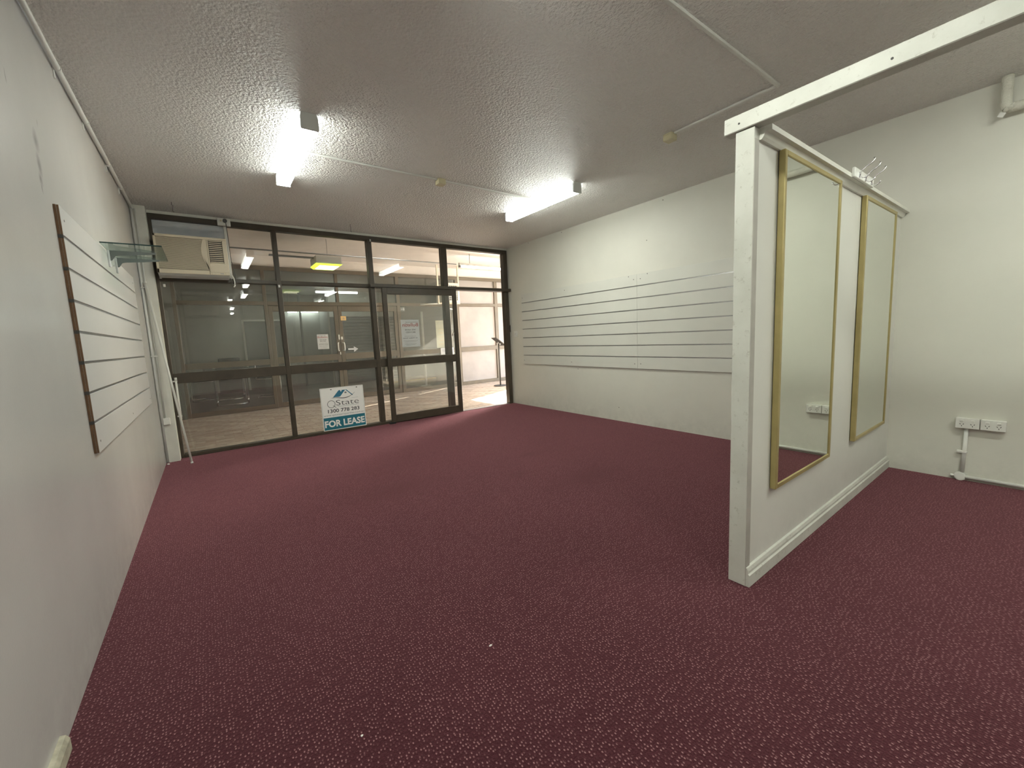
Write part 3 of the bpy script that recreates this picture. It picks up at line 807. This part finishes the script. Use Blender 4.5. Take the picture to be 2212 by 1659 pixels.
# =================================================================== CONDUIT, PIPES AND POLES ON THE LEFT
cd = thing('wall_conduit', 'white conduit clipped along the top of the left wall', 'conduit', (0.018, -4.3, 2.64))
bm = bmesh.new(); tube(bm, [(0.018, -8.5, 2.668), (0.018, -2.0, 2.666), (0.018, -1.35, 2.672), (0.018, -0.21, 2.672), (0.02, -0.197, 2.668), (0.02, -0.194, 2.655)], 0.0135, 12); link('pipe', bm, 'conduit', cd)
for y in (-4.6, -3.4, -2.75, -2.13, -1.38, -0.81):
    bm = bmesh.new(); tube(bm, [(0.018, y - 0.009, 2.667), (0.018, y + 0.009, 2.667)], 0.0165, 12); bx(bm, 0.0, 0.006, y - 0.009, y + 0.009, 2.615, 2.66); link('saddle', bm, 'conduit', cd)
cv = thing('corner_conduit', 'white conduit pair running down the left corner nib', 'conduit', (0.02, -0.19, 0.0))
bm = bmesh.new(); tube(bm, [(0.013, -0.194, 2.66), (0.013, -0.194, 0.005)], 0.0115, 10); link('pipe', bm, 'conduit', cv)
bm = bmesh.new(); tube(bm, [(0.042, -0.189, 2.66), (0.042, -0.189, 0.49)], 0.007, 8); link('pipe', bm, 'conduit', cv)
for z in (1.86, 1.15):
    bm = bmesh.new(); bx(bm, 0.0, 0.055, -0.2065, -0.182, z, z + 0.016); link('saddle', bm, 'conduit', cv, 0.002)
jx = thing('junction_box', 'small white junction box low on the corner conduit', 'junction box', (0.045, -0.19, 0.415))
box('base', 0.022, 0.082, -0.205, -0.181, 0.415, 0.49, 'conduit', jx, 0.004)
box('cover', 0.024, 0.080, -0.212, -0.205, 0.418, 0.487, 'plastic', jx, 0.002)
# long curtain pole leaning in the corner: two joined thin rods
lp = thing('leaning_pole', 'long white pole leaning from the carpet into the left corner', 'pole', (0.225, -0.425, 0.0))
bm = bmesh.new(); tube(bm, [(0.225, -0.425, 0.010), (0.047, -0.222, 1.905)], 0.0105, 12); link('rod', bm, 'plastic', lp)
bm = bmesh.new(); tube(bm, [(0.175, -0.362, 0.62), (0.036, -0.220, 1.915)], 0.0065, 10); link('inner_rod', bm, 'plastic', lp)
bm = bmesh.new(); tube(bm, [(0.0465, -0.2215, 1.90), (0.0445, -0.219, 1.93)], 0.013, 12); link('end_cap', bm, 'plastic', lp)
bm = bmesh.new(); tube(bm, [(0.226, -0.426, 0.001), (0.2245, -0.4245, 0.02)], 0.0125, 12); link('end_cap', bm, 'plastic', lp)
sp = thing('short_rod', 'short white capped rod fixed against the left window jamb', 'rod', (0.17, -0.06, 0.44))
bm = bmesh.new(); tube(bm, [(0.168, -0.064, 0.44), (0.168, -0.064, 0.90)], 0.010, 12); link('rod', bm, 'plastic', sp)
bm = bmesh.new(); tube(bm, [(0.168, -0.064, 0.875), (0.168, -0.064, 0.91)], 0.0125, 12); link('end_cap', bm, 'plastic', sp)
for z in (0.47, 0.862):
    bm = bmesh.new(); bx(bm, 0.140, 0.18, -0.066, -0.048, z, z + 0.014); link('clip', bm, 'plastic', sp)

# =================================================================== RIGHT WALL SERVICES
def gpo(y0, label):
    z0, z1 = 0.392, 0.463
    y1 = y0 - 0.115
    t = thing('power_outlet', label, 'power outlet', (4.81, (y0 + y1) / 2, z0), 'double outlets on the right wall')
    box('mounting_block', 4.796, XW, y1, y0, z0, z1, 'plastic', t, 0.003)
    box('cover_plate', 4.790, 4.797, y1 - 0.001, y0 + 0.001, z0 - 0.001, z1 + 0.001, 'plastic', t, 0.002)
    for k in (0.27, 0.73):
        yc = y0 - 0.115 * k
        box('rocker_switch', 4.784, 4.790, yc - 0.009, yc + 0.009, z1 - 0.023, z1 - 0.011, 'plastic', t, 0.0015)
        for dy, dz, an in ((-0.008, 0.0, 0.5), (0.008, 0.0, -0.5), (0, -0.013, 0)):
            bm = bmesh.new(); vs = bx(bm, 4.7893, 4.7905, -0.0016, 0.0016, -0.0045, 0.0045)
            bmesh.ops.rotate(bm, verts=vs, cent=(0, 0, 0), matrix=Matrix.Rotation(an, 3, 'X'))
            bmesh.ops.translate(bm, verts=vs, vec=(0, yc + dy, z0 + 0.030 + dz)); link('pin_slot', bm, 'dark', t)
gpo(-5.482, 'double white power outlet on the right wall nearer the partition')
gpo(-5.6035, 'double white power outlet on the right wall farther from the partition')
fc = thing('floor_conduit', 'white conduit dropping from the outlets to run along the carpet edge', 'conduit', (4.81, -5.54, 0.0))
bm = bmesh.new(); tube(bm, [(4.816, -5.537, 0.392), (4.816, -5.532, 0.06)], 0.0115, 10); link('drop_pipe', bm, 'conduit', fc)
bm = bmesh.new(); tube(bm, [(4.812, -5.55, 0.030), (4.812, -8.5, 0.030)], 0.0125, 10); link('floor_pipe', bm, 'conduit', fc)
bm = bmesh.new(); disc(bm, (XW, -5.524, 0.031), (-1, 0, 0), 0.031, 0.026, 28); disc(bm, (XW - 0.026, -5.524, 0.031), (-1, 0, 0), 0.027, 0.003, 28); link('round_box', bm, 'plastic', fc)
bm = bmesh.new(); bx(bm, 4.802, XW, -5.549, -5.497, 0.206, 0.222); link('saddle', bm, 'plastic', fc, 0.002)
bm = bmesh.new(); tube(bm, [(4.816, -5.50, 0.028), (4.816, -5.475, 0.028)], 0.009, 8); link('stub_pipe', bm, 'conduit', fc)
lg = thing('lagged_pipe', 'white lagged pipe turning along the right wall under the ceiling', 'pipe', (4.77, -5.6, 2.45))
bm = bmesh.new(); tube(bm, smooth([(4.76, -5.592, 2.699), (4.76, -5.592, 2.60), (4.76, -5.592, 2.535), (4.76, -5.602, 2.508), (4.76, -5.63, 2.50), (4.76, -5.9, 2.50), (4.76, -8.5, 2.50)], 4), 0.0275, 16); link('pipe', bm, 'lagging', lg)
bm = bmesh.new(); vs = bx(bm, 4.75, 4.762, -0.014, 0.014, -0.014, 0.014); bmesh.ops.rotate(bm, verts=vs, cent=(4.755, 0, 0), matrix=Matrix.Rotation(0.5, 3, 'X')); bmesh.ops.translate(bm, verts=vs, vec=(0, -5.578, 2.470)); link('clip', bm, 'plastic', lg)
for y in (-5.75, -6.6, -7.6):
    bm = bmesh.new(); bx(bm, 4.775, XW - 0.0005, y - 0.01, y + 0.01, 2.488, 2.512); link('pipe_bracket', bm, 'plastic', lg)
sw = thing('wall_switch', 'white switch plate on the right wall beside the doorway', 'light switch', (4.825, -0.195, 1.18))
box('plate', 4.818, XW, -0.235, -0.15, 1.178, 1.284, 'plastic', sw, 0.002)
box('rocker', 4.813, 4.818, -0.202, -0.184, 1.222, 1.242, 'laminate', sw, 0.001)

# crumbs on the carpet
def crumb(label, x, y, r, sx=1.0):
    bm = bmesh.new(); bmesh.ops.create_icosphere(bm, subdivisions=1, radius=r)
    for v in bm.verts: v.co = Vector((v.co.x * sx * random.uniform(0.7, 1.2), v.co.y * random.uniform(0.6, 1.1), v.co.z * 0.6 * random.uniform(0.7, 1.1)))
    bmesh.ops.translate(bm, vec=(x, y, r * 0.4), verts=bm.verts)
    tag(link('carpet_crumb', bm, 'plastic'), label, 'crumb')
crumb('white chip on the carpet at the foot of the left nib', 0.022, -0.29, 0.014)
crumb('white lint speck on the open carpet in the middle foreground', 1.249, -4.662, 0.0045, 1.8)
crumb('white lint speck near the bottom edge of the carpet', 0.738, -4.716, 0.0045)

# =================================================================== FOR LEASE SIGN
ls = thing('for_lease_sign', 'white and teal for lease board leaning inside the second window pane', 'sign', (1.912, -0.054, 0.036), None, (-0.055, 0, -0.01))
SW, SH = 0.566, 0.578
box('board', -SW / 2, SW / 2, 0.0, 0.006, 0, SH, 'sign_white', ls, 0.001)
def srect(name, u0, u1, v0, v1, mat, d=0.0006):
    return box(name, -SW / 2 + u0 * SW, -SW / 2 + u1 * SW, -d, 0.0, SH * (1 - v1), SH * (1 - v0), mat, ls)
srect('teal_band', 0.018, 0.982, 0.695, 0.982, 'teal')
for a in ((0.014, 0.017, 0.014, 0.69), (0.983, 0.986, 0.014, 0.69), (0.014, 0.986, 0.014, 0.017)): srect('border_line', *a, 'ink_soft')
def stext(name, body, mat, u0, u1, v0, v1, bold=0.0):
    return text(name, body, mat, ls, (-SW / 2 + u0 * SW, -0.0011, SH * (1 - v1)), (1, 0, 0), (0, 0, 1), (u1 - u0) * SW, (v1 - v0) * SH, bold)
stext('lettering', 'FOR LEASE', 'sign_white', 0.035, 0.965, 0.765, 0.925, 0.035)
stext('lettering', 'www.qstateproperties.com.au', 'ink_soft', 0.03, 0.97, 0.622, 0.677)
stext('lettering', '1300 778 283', 'ink', 0.135, 0.865, 0.505, 0.59, 0.012)['kind'] = 'stuff'
stext('lettering', 'State', 'ink', 0.335, 0.865, 0.305, 0.43, -0.012)
# the ring of the Q and its tail
bm = bmesh.new()
cxq, czq, rq = -SW / 2 + 0.225 * SW, SH * (1 - 0.385), 0.051
N = 36
ra = [bm.verts.new((cxq + math.cos(2 * math.pi * i / N) * rq, -0.0011, czq + math.sin(2 * math.pi * i / N) * rq)) for i in range(N)]
rb = [bm.verts.new((cxq + math.cos(2 * math.pi * i / N) * (rq - 0.0055), -0.0011, czq + math.sin(2 * math.pi * i / N) * (rq - 0.0055))) for i in range(N)]
for i in range(N): bm.faces.new((ra[i], ra[(i + 1) % N], rb[(i + 1) % N], rb[i]))
q = [(0.02, -0.022), (0.024, -0.019), (0.060, -0.050), (0.056, -0.054)]
bm.faces.new([bm.verts.new((cxq + a, -0.0011, czq + b)) for a, b in q])
link('lettering', bm, 'ink', ls)
for a in ((0.36, 0.86, 0.452, 0.458), (0.70, 0.86, 0.285, 0.289)): srect('tag_line', *a, 'ink_soft')
def poly(name, pts, mat, d=0.0009):
    bm = bmesh.new(); bm.faces.new([bm.verts.new((-SW / 2 + u * SW, -d, SH * (1 - v))) for u, v in pts]); return link(name, bm, mat, ls)
poly('logo_roof', [(0.275, 0.235), (0.42, 0.075), (0.46, 0.075), (0.465, 0.115), (0.485, 0.105), (0.49, 0.075), (0.575, 0.075), (0.445, 0.225), (0.40, 0.232), (0.34, 0.228)], 'teal_logo')
poly('logo_roof', [(0.575, 0.075), (0.60, 0.073), (0.745, 0.215), (0.725, 0.225)], 'teal_logo')
for du in (0, 0.024):
    for dv in (0, 0.018): srect('logo_window', 0.553 + du, 0.573 + du, 0.125 + dv, 0.140 + dv, 'ink')
bm = bmesh.new()
up = []; lo = []
for i in range(17):
    t = i / 16
    u = 0.245 + 0.55 * t
    v = 0.245 - 0.02 * math.sin(t * 2.2) + 0.075 * math.sin(math.pi * max(0, t - 0.12) / 0.88) * (t ** 0.6) - 0.075 * t ** 3
    th = 0.002 + 0.006 * math.sin(math.pi * t)
    up.append(bm.verts.new((-SW / 2 + u * SW, -0.0010, SH * (1 - v + th)))); lo.append(bm.verts.new((-SW / 2 + u * SW, -0.0010, SH * (1 - v - th))))
for i in range(16): bm.faces.new((up[i], up[i + 1], lo[i + 1], lo[i]))
link('logo_swoosh', bm, 'ink', ls)
for u in (0.235, 0.83): srect('eyelet', u, u + 0.03, 0.03, 0.052, 'screw', 0.0012)

# =================================================================== NOTICES AND STICKERS
def notice(label, x0, x1, z0, z1, ys, yt, mirror_, red, dark, back=None):
    t = thing('paper_notice', label, 'notice', ((x0 + x1) / 2, ys, z0))
    box('sheet', x0, x1, ys, ys + 0.0006, z0, z1, 'paper', t)
    w, h = x1 - x0, z1 - z0
    def ln(body, u0, u1, v0, v1, mat, bold=0.0):
        if mirror_: org, ux = (x1 - u0 * w, yt, z1 - v1 * h), (-1, 0, 0)
        else: org, ux = (x0 + u0 * w, yt, z1 - v1 * h), (1, 0, 0)
        text('lettering', body, mat, t, org, ux, (0, 0, 1), (u1 - u0) * w, (v1 - v0) * h, bold)
    ln('TOWNSVILLE', 0.05, 0.74, 0.075, 0.115, dark, 0.01)
    ln('Bulletin', 0.05, 0.93, 0.125, 0.255, red, 0.02)
    ln('WE HAVE', 0.20, 0.80, 0.345, 0.400, dark, 0.025)
    ln('MOVED', 0.24, 0.76, 0.435, 0.490, dark, 0.02)
    ln('62 Walker Street', 0.14, 0.94, 0.645, 0.700, dark, 0.012)
    for u0, u1, v in ((0.22, 0.85, 0.60), (0.12, 0.92, 0.765), (0.2, 0.84, 0.81), (0.2, 0.86, 0.885), (0.3, 0.78, 0.925)):
        a, b = (x1 - u1 * w, x1 - u0 * w) if mirror_ else (x0 + u0 * w, x0 + u1 * w)
        box('print_line', a, b, yt - 0.0001, yt + 0.0001, z1 - (v + 0.009) * h, z1 - v * h, 'ink_soft', t)
notice('white paper notice on the sliding door, its red heading seen backwards', 2.803, 3.087, 1.108, 1.51, -0.0815, -0.0818, True, 'ink_red', 'ink_grey')
notice('white paper notice on the left door across the arcade', 2.328, 2.545, 1.108, 1.413, YO - 0.006, YO - 0.0066, False, 'ink_red', 'ink')
st = thing('door_sticker', 'orange yellow square sticker high on right door across the arcade', 'sticker', (2.88, YO - 0.028, 1.69))
box('sheet', 2.823, 2.933, YO - 0.0265, YO - 0.0255, 1.693, 1.782, 'sticker_y', st)
for a in ((2.855, 2.905, 1.715, 1.722), (2.86, 2.9, 1.728, 1.736), (2.87, 2.89, 1.74, 1.752)): box('print_line', a[0], a[1], YO - 0.0272, YO - 0.0265, a[2], a[3], 'ink_soft', st)
bm = bmesh.new(); prism(bm, [(2.925, 1.062), (2.925, 1.098), (3.045, 1.098), (3.045, 1.135), (3.135, 1.078), (3.045, 1.012), (3.045, 1.058)], 1, YO - 0.005, YO - 0.0035)
tag(link('arrow_sticker', bm, 'paper'), 'white arrow sticker on right door glass across the arcade', 'sticker')
asg = thing('arrow_sign', 'small grey square sign with pale arrow in the far window', 'sign', (4.21, YO - 0.006, 1.885))
box('plate', 4.16, 4.268, YO - 0.007, YO - 0.0035, 1.885, 1.977, 'shutter', asg)
bm = bmesh.new(); bx(bm, 4.175, 4.235, YO - 0.0082, YO - 0.007, 1.927, 1.936)
prism(bm, [(4.222, 1.958), (4.232, 1.965), (4.256, 1.9315), (4.232, 1.898), (4.222, 1.905), (4.241, 1.9315)], 1, YO - 0.0082, YO - 0.007); link('arrow', bm, 'paper', asg)
po = thing('window_poster', 'cream poster behind the far window under the outdoor cooler', 'poster', (5.27, YO + 0.02, 0.86))
box('sheet', 5.03, 5.40, YO + 0.0045, YO + 0.006, 0.99, 1.66, 'paper_cream', po)
text('lettering', 'MARCH', 'ink_soft', po, (5.37, YO + 0.0040, 1.565), (-1, 0, 0), (0, 0, 1), 0.30, 0.06, 0.0)
for i in range(5): box('print_line', 5.1, 5.33, YO + 0.0036, YO + 0.0042, 1.08 + i * 0.09, 1.088 + i * 0.09, 'sticker_y', po)
np_ = thing('small_notice', 'white card below the cream poster in the far window', 'notice', (5.27, YO + 0.01, 0.975))
box('sheet', 5.10, 5.46, YO - 0.0465, YO - 0.0405, 0.80, 0.985, 'paper', np_)
for i in range(2): box('print_line', 5.14, 5.3, YO - 0.0475, YO - 0.0465, 0.90 + 0.03 * i, 0.908 + 0.03 * i, 'ink_soft', np_)

# =================================================================== ARCADE FITTINGS
cc = thing('cable_conduit', 'thin dark conduit hung along the arcade ceiling', 'conduit', (1.9, 1.6, 2.69))
bm = bmesh.new(); tube(bm, [(-1.5, 1.6, 2.702), (4.74, 1.6, 2.702)], 0.011, 8); link('pipe', bm, 'bracket', cc)
for x in (-1.0,):
    bm = bmesh.new(); tube(bm, [(x, 1.6, 2.702), (x, 1.6, 2.93)], 0.004, 6); link('hanger_rod', bm, 'bracket', cc)
bt = thing('batten_light', 'bright batten light hung from rods in the arcade beyond the doorway', 'batten light', (5.45, 1.6, 2.65))
box('spine', 4.80, 6.05, 1.575, 1.625, 2.688, 2.735, 'light_body', bt, 0.003)
bm = bmesh.new(); tube(bm, [(4.845, 1.6, 2.668), (6.03, 1.6, 2.668)], 0.019, 12); link('tube', bm, 'batten', bt)
box('lamp_holder', 4.80, 4.845, 1.58, 1.62, 2.645, 2.69, 'bracket', bt, 0.002)
for x in (5.06, 5.9):
    bm = bmesh.new(); tube(bm, [(x, 1.6, 2.735), (x, 1.6, 2.93)], 0.006, 6); link('hanger_rod', bm, 'bracket', bt)
yl = thing('arcade_box_light', 'pale box light with glowing yellow-green diffuser hung in the arcade', 'box light', (2.22, 1.5, 2.45))
box('housing', 2.03, 2.42, 1.30, 1.74, 2.50, 2.625, 'light_body', yl, 0.003)
bm = bmesh.new(); prism(bm, [(2.02, 2.50), (2.06, 2.468), (2.38, 2.468), (2.43, 2.50)], 1, 1.295, 1.745); link('diffuser_rim', bm, 'yellow_lamp', yl)
box('diffuser_core', 2.08, 2.37, 1.315, 1.66, 2.462, 2.468, 'yellow_core', yl)
box('mounting_rail', 1.40, 2.03, 1.46, 1.52, 2.60, 2.622, 'bracket', yl)
for x in (2.25,):
    bm = bmesh.new(); tube(bm, [(x, 1.49, 2.62), (x, 1.49, 2.93)], 0.003, 6); link('hanger_rod', bm, 'bracket', yl)

a2 = thing('outdoor_cooler', 'cream air conditioner hung on straps outside the opposite shopfront', 'air conditioner', (5.28, 3.0, 2.06))
box('casing', 5.08, 5.50, 2.93, 3.27, 2.075, 2.50, 'ac_cream', a2, 0.004)
for n_, q in (('front_frame', (5.06, 5.52, 2.46, 2.52)), ('front_frame', (5.06, 5.52, 2.05, 2.11)), ('front_frame', (5.06, 5.115, 2.11, 2.46)), ('front_frame', (5.465, 5.52, 2.11, 2.46))):
    box(n_, q[0], q[1], 2.90, 2.935, q[2], q[3], 'ac_cream', a2, 0.003)
box('grille_back', 5.115, 5.465, 2.922, 2.93, 2.11, 2.46, 'dark', a2)
for i in range(7):
    x = 5.14 + i * 0.05; box('grille_bar', x, x + 0.006, 2.912, 2.92, 2.11, 2.46, 'light_body', a2)
for i in range(6):
    z = 2.15 + i * 0.055; box('grille_bar', 5.115, 5.465, 2.908, 2.912, z, z + 0.005, 'light_body', a2)
for x in (4.985, 5.535):
    bm = bmesh.new(); bx(bm, x - 0.016, x + 0.016, 2.955, 2.985, 2.05, 2.93); link('strap', bm, 'ac_cream', a2)
box('support_rail', 4.97, 5.55, 2.95, 2.99, 2.03, 2.055, 'ac_cream', a2)
bm = bmesh.new(); tube(bm, [(4.62, 3.2, 2.03), (5.06, 2.97, 2.045)], 0.016, 8); link('support_arm', bm, 'plastic', a2)
bm = bmesh.new(); tube(bm, smooth([(5.14, 2.97, 2.03), (5.14, 2.97, 1.96), (5.2, 2.99, 1.935), (5.38, 3.0, 1.905), (5.43, 3.0, 1.87), (5.43, 3.0, 1.2), (5.43, 3.0, 0.65), (5.45, 3.0, 0.55)], 4), 0.013, 8); link('drain_pipe', bm, 'plastic', a2)

ds = thing('sign_stand', 'dark tilted sign stand on the sunny arcade paving', 'sign stand', (6.2, 2.33, 0.0))
bm = bmesh.new(); disc(bm, (6.2, 2.33, -0.002), (0, 0, 1), 0.165, 0.014, 32); link('base', bm, 'dark', ds)
bm = bmesh.new(); tube(bm, [(6.2, 2.33, 0.01), (6.2, 2.33, 1.04)], 0.017, 12); link('pole', bm, 'dark', ds)
bm = bmesh.new(); vs = bx(bm, -0.165, 0.165, -0.11, 0.11, -0.007, 0.007)
bmesh.ops.rotate(bm, verts=vs, cent=(0, 0, 0), matrix=Matrix.Rotation(0.62, 3, 'Y')); bmesh.ops.translate(bm, verts=vs, vec=(6.205, 2.33, 1.078)); link('panel', bm, 'dark', ds)
bm = bmesh.new(); tube(bm, [(6.16, 2.33, 1.085), (6.2, 2.33, 1.03), (6.26, 2.33, 1.02)], 0.014, 8); link('bracket', bm, 'alu', ds)

# =================================================================== INSIDE THE OPPOSITE SHOP
dk = thing('office_desk', 'dark desk with chrome sled legs in the opposite shop', 'desk', (0.81, 5.2, 0))
box('desk_top', 0.40, 1.22, 4.5, 5.95, 0.722, 0.752, 'dark', dk, 0.003)
for y in (4.62, 5.8):
    for x in (0.545, 1.09):
        bm = bmesh.new(); tube(bm, [(x, y, 0.722), (x, y, 0.17)], 0.021, 10); lgp = link('leg', bm, 'bracket', dk)
        bm = bmesh.new(); tube(bm, [(x, y, 0.175), (x, y, 0.015)], 0.024, 10); link('foot', bm, 'chrome', lgp)
    bm = bmesh.new(); tube(bm, [(0.545, y, 0.014), (1.09, y, 0.014)], 0.011, 8); link('floor_bar', bm, 'chrome', dk)
box('modesty_panel', 0.62, 1.05, 5.3, 5.33, 0.2, 0.722, 'dark', dk)
pr = thing('printer', 'low black machine lying on the dark desk', 'printer', (0.83, 4.85, 0.752))
box('body', 0.645, 1.02, 4.62, 5.1, 0.752, 1.01, 'black', pr, 0.012)
box('tray', 0.58, 1.07, 4.56, 4.62, 0.752, 0.94, 'black', pr, 0.005)
def chair(x, y, rz, label):
    t = thing('visitor_chair', label, 'chair', (x, y, 0), 'chairs in the opposite shop', (0, 0, rz))
    bm = bmesh.new()
    for s in (-0.24, 0.24):
        tube(bm, smooth([(s, 0.22, 0.86), (s, 0.23, 0.50), (s, 0.19, 0.45), (s, -0.2, 0.45), (s, -0.24, 0.41), (s, -0.24, 0.06), (s, -0.2, 0.0125), (s, 0.22, 0.0125)], 3), 0.0115, 8)
    tube(bm, [(-0.24, 0.22, 0.0125), (0.24, 0.22, 0.0125)], 0.0115, 8)
    link('frame', bm, 'chrome', t)
    bm = bmesh.new(); bx(bm, -0.23, 0.23, -0.22, 0.2, 0.455, 0.51); link('seat', bm, 'black', t, 0.015)
    bm = bmesh.new(); bx(bm, -0.23, 0.23, 0.19, 0.22, 0.58, 0.88); link('backrest', bm, 'black', t, 0.012)
chair(1.62, 5.75, R2(80), 'black chair with chrome frame right of the dark desk')
chair(0.24, 6.35, R2(-70), 'black chair with chrome frame left of the dark desk')
rs = thing('roller_shutter', 'grey slatted roller shutter at the back of the opposite shop', 'shutter', (4.3, 7.0, 0.02))
box('guide', 3.46, 3.52, 6.97, 7.03, 0.0, 1.98, 'bracket', rs); box('guide', 5.52, 5.58, 6.97, 7.03, 0.0, 1.98, 'bracket', rs)
bm = bmesh.new(); bx(bm, 3.52, 5.52, 6.985, 7.01, 0, 0.088)
bmesh.ops.bevel(bm, geom=[e for e in bm.edges if abs(e.verts[0].co.x - e.verts[1].co.x) > 1], offset=0.008, segments=1, affect='EDGES')
me = bpy.data.meshes.new('shutter_slat'); bmesh.ops.translate(bm, vec=-OFF[rs], verts=bm.verts); bm.to_mesh(me); bm.free(); me.materials.append(M['shutter'])
for i in range(21):
    o = bpy.data.objects.new('shutter_slat', me); COL.objects.link(o); o.parent = rs; o.location = (0, 0, 0.022 + i * 0.094)
struct(box('wall_shop_header', 3.45, 5.61, 6.95, 7.1, 2.0, 2.735, 'wall_white'), 'white bulkhead over the roller shutter')
pf = thing('low_platform', 'cream low display platform with yellow edge in opposite shop', 'platform', (4.9, 4.9, 0))
box('body', 4.25, 5.55, 4.55, 5.5, 0.0, 0.15, 'platform', pf, 0.004)
box('edge_trim', 4.25, 5.55, 4.54, 4.55, 0.125, 0.15, 'yellow', pf)
wp = thing('white_pole', 'white upright pole standing in the opposite shop window', 'pole', (5.02, 4.05, 0))
bm = bmesh.new(); tube(bm, [(5.02, 4.05, 0.01), (5.02, 4.05, 1.93)], 0.028, 12); link('shaft', bm, 'plastic', wp)
bm = bmesh.new(); disc(bm, (5.02, 4.05, 0), (0, 0, 1), 0.14, 0.012, 24); link('base', bm, 'plastic', wp)
def shop_light(x0, x1, y, z, label):
    t = thing('tube_light', label, 'tube light', ((x0 + x1) / 2, y, z), 'tube lights in the opposite shop')
    box('spine', x0, x1, y - 0.025, y + 0.025, z + 0.03, z + 0.075, 'light_body', t)
    bm = bmesh.new(); tube(bm, [(x0 + 0.02, y, z + 0.004), (x1 - 0.02, y, z + 0.004)], 0.026, 10); link('tube', bm, 'shop_tube', t)
    for x in (x0 * 0.8 + x1 * 0.2, x0 * 0.2 + x1 * 0.8):
        bm = bmesh.new(); tube(bm, [(x, y, z + 0.075), (x, y, 2.734)], 0.004, 6); link('hanger_rod', bm, 'bracket', t)
shop_light(2.93, 4.04, 6.0, 2.59, 'long white tube light at front of the opposite shop')
shop_light(2.49, 2.765, 7.85, 2.21, 'short white tube light low at back of the opposite shop')
shop_light(2.79, 3.35, 7.85, 2.21, 'medium white tube light low at back of the opposite shop')

bpy.context.view_layer.update()
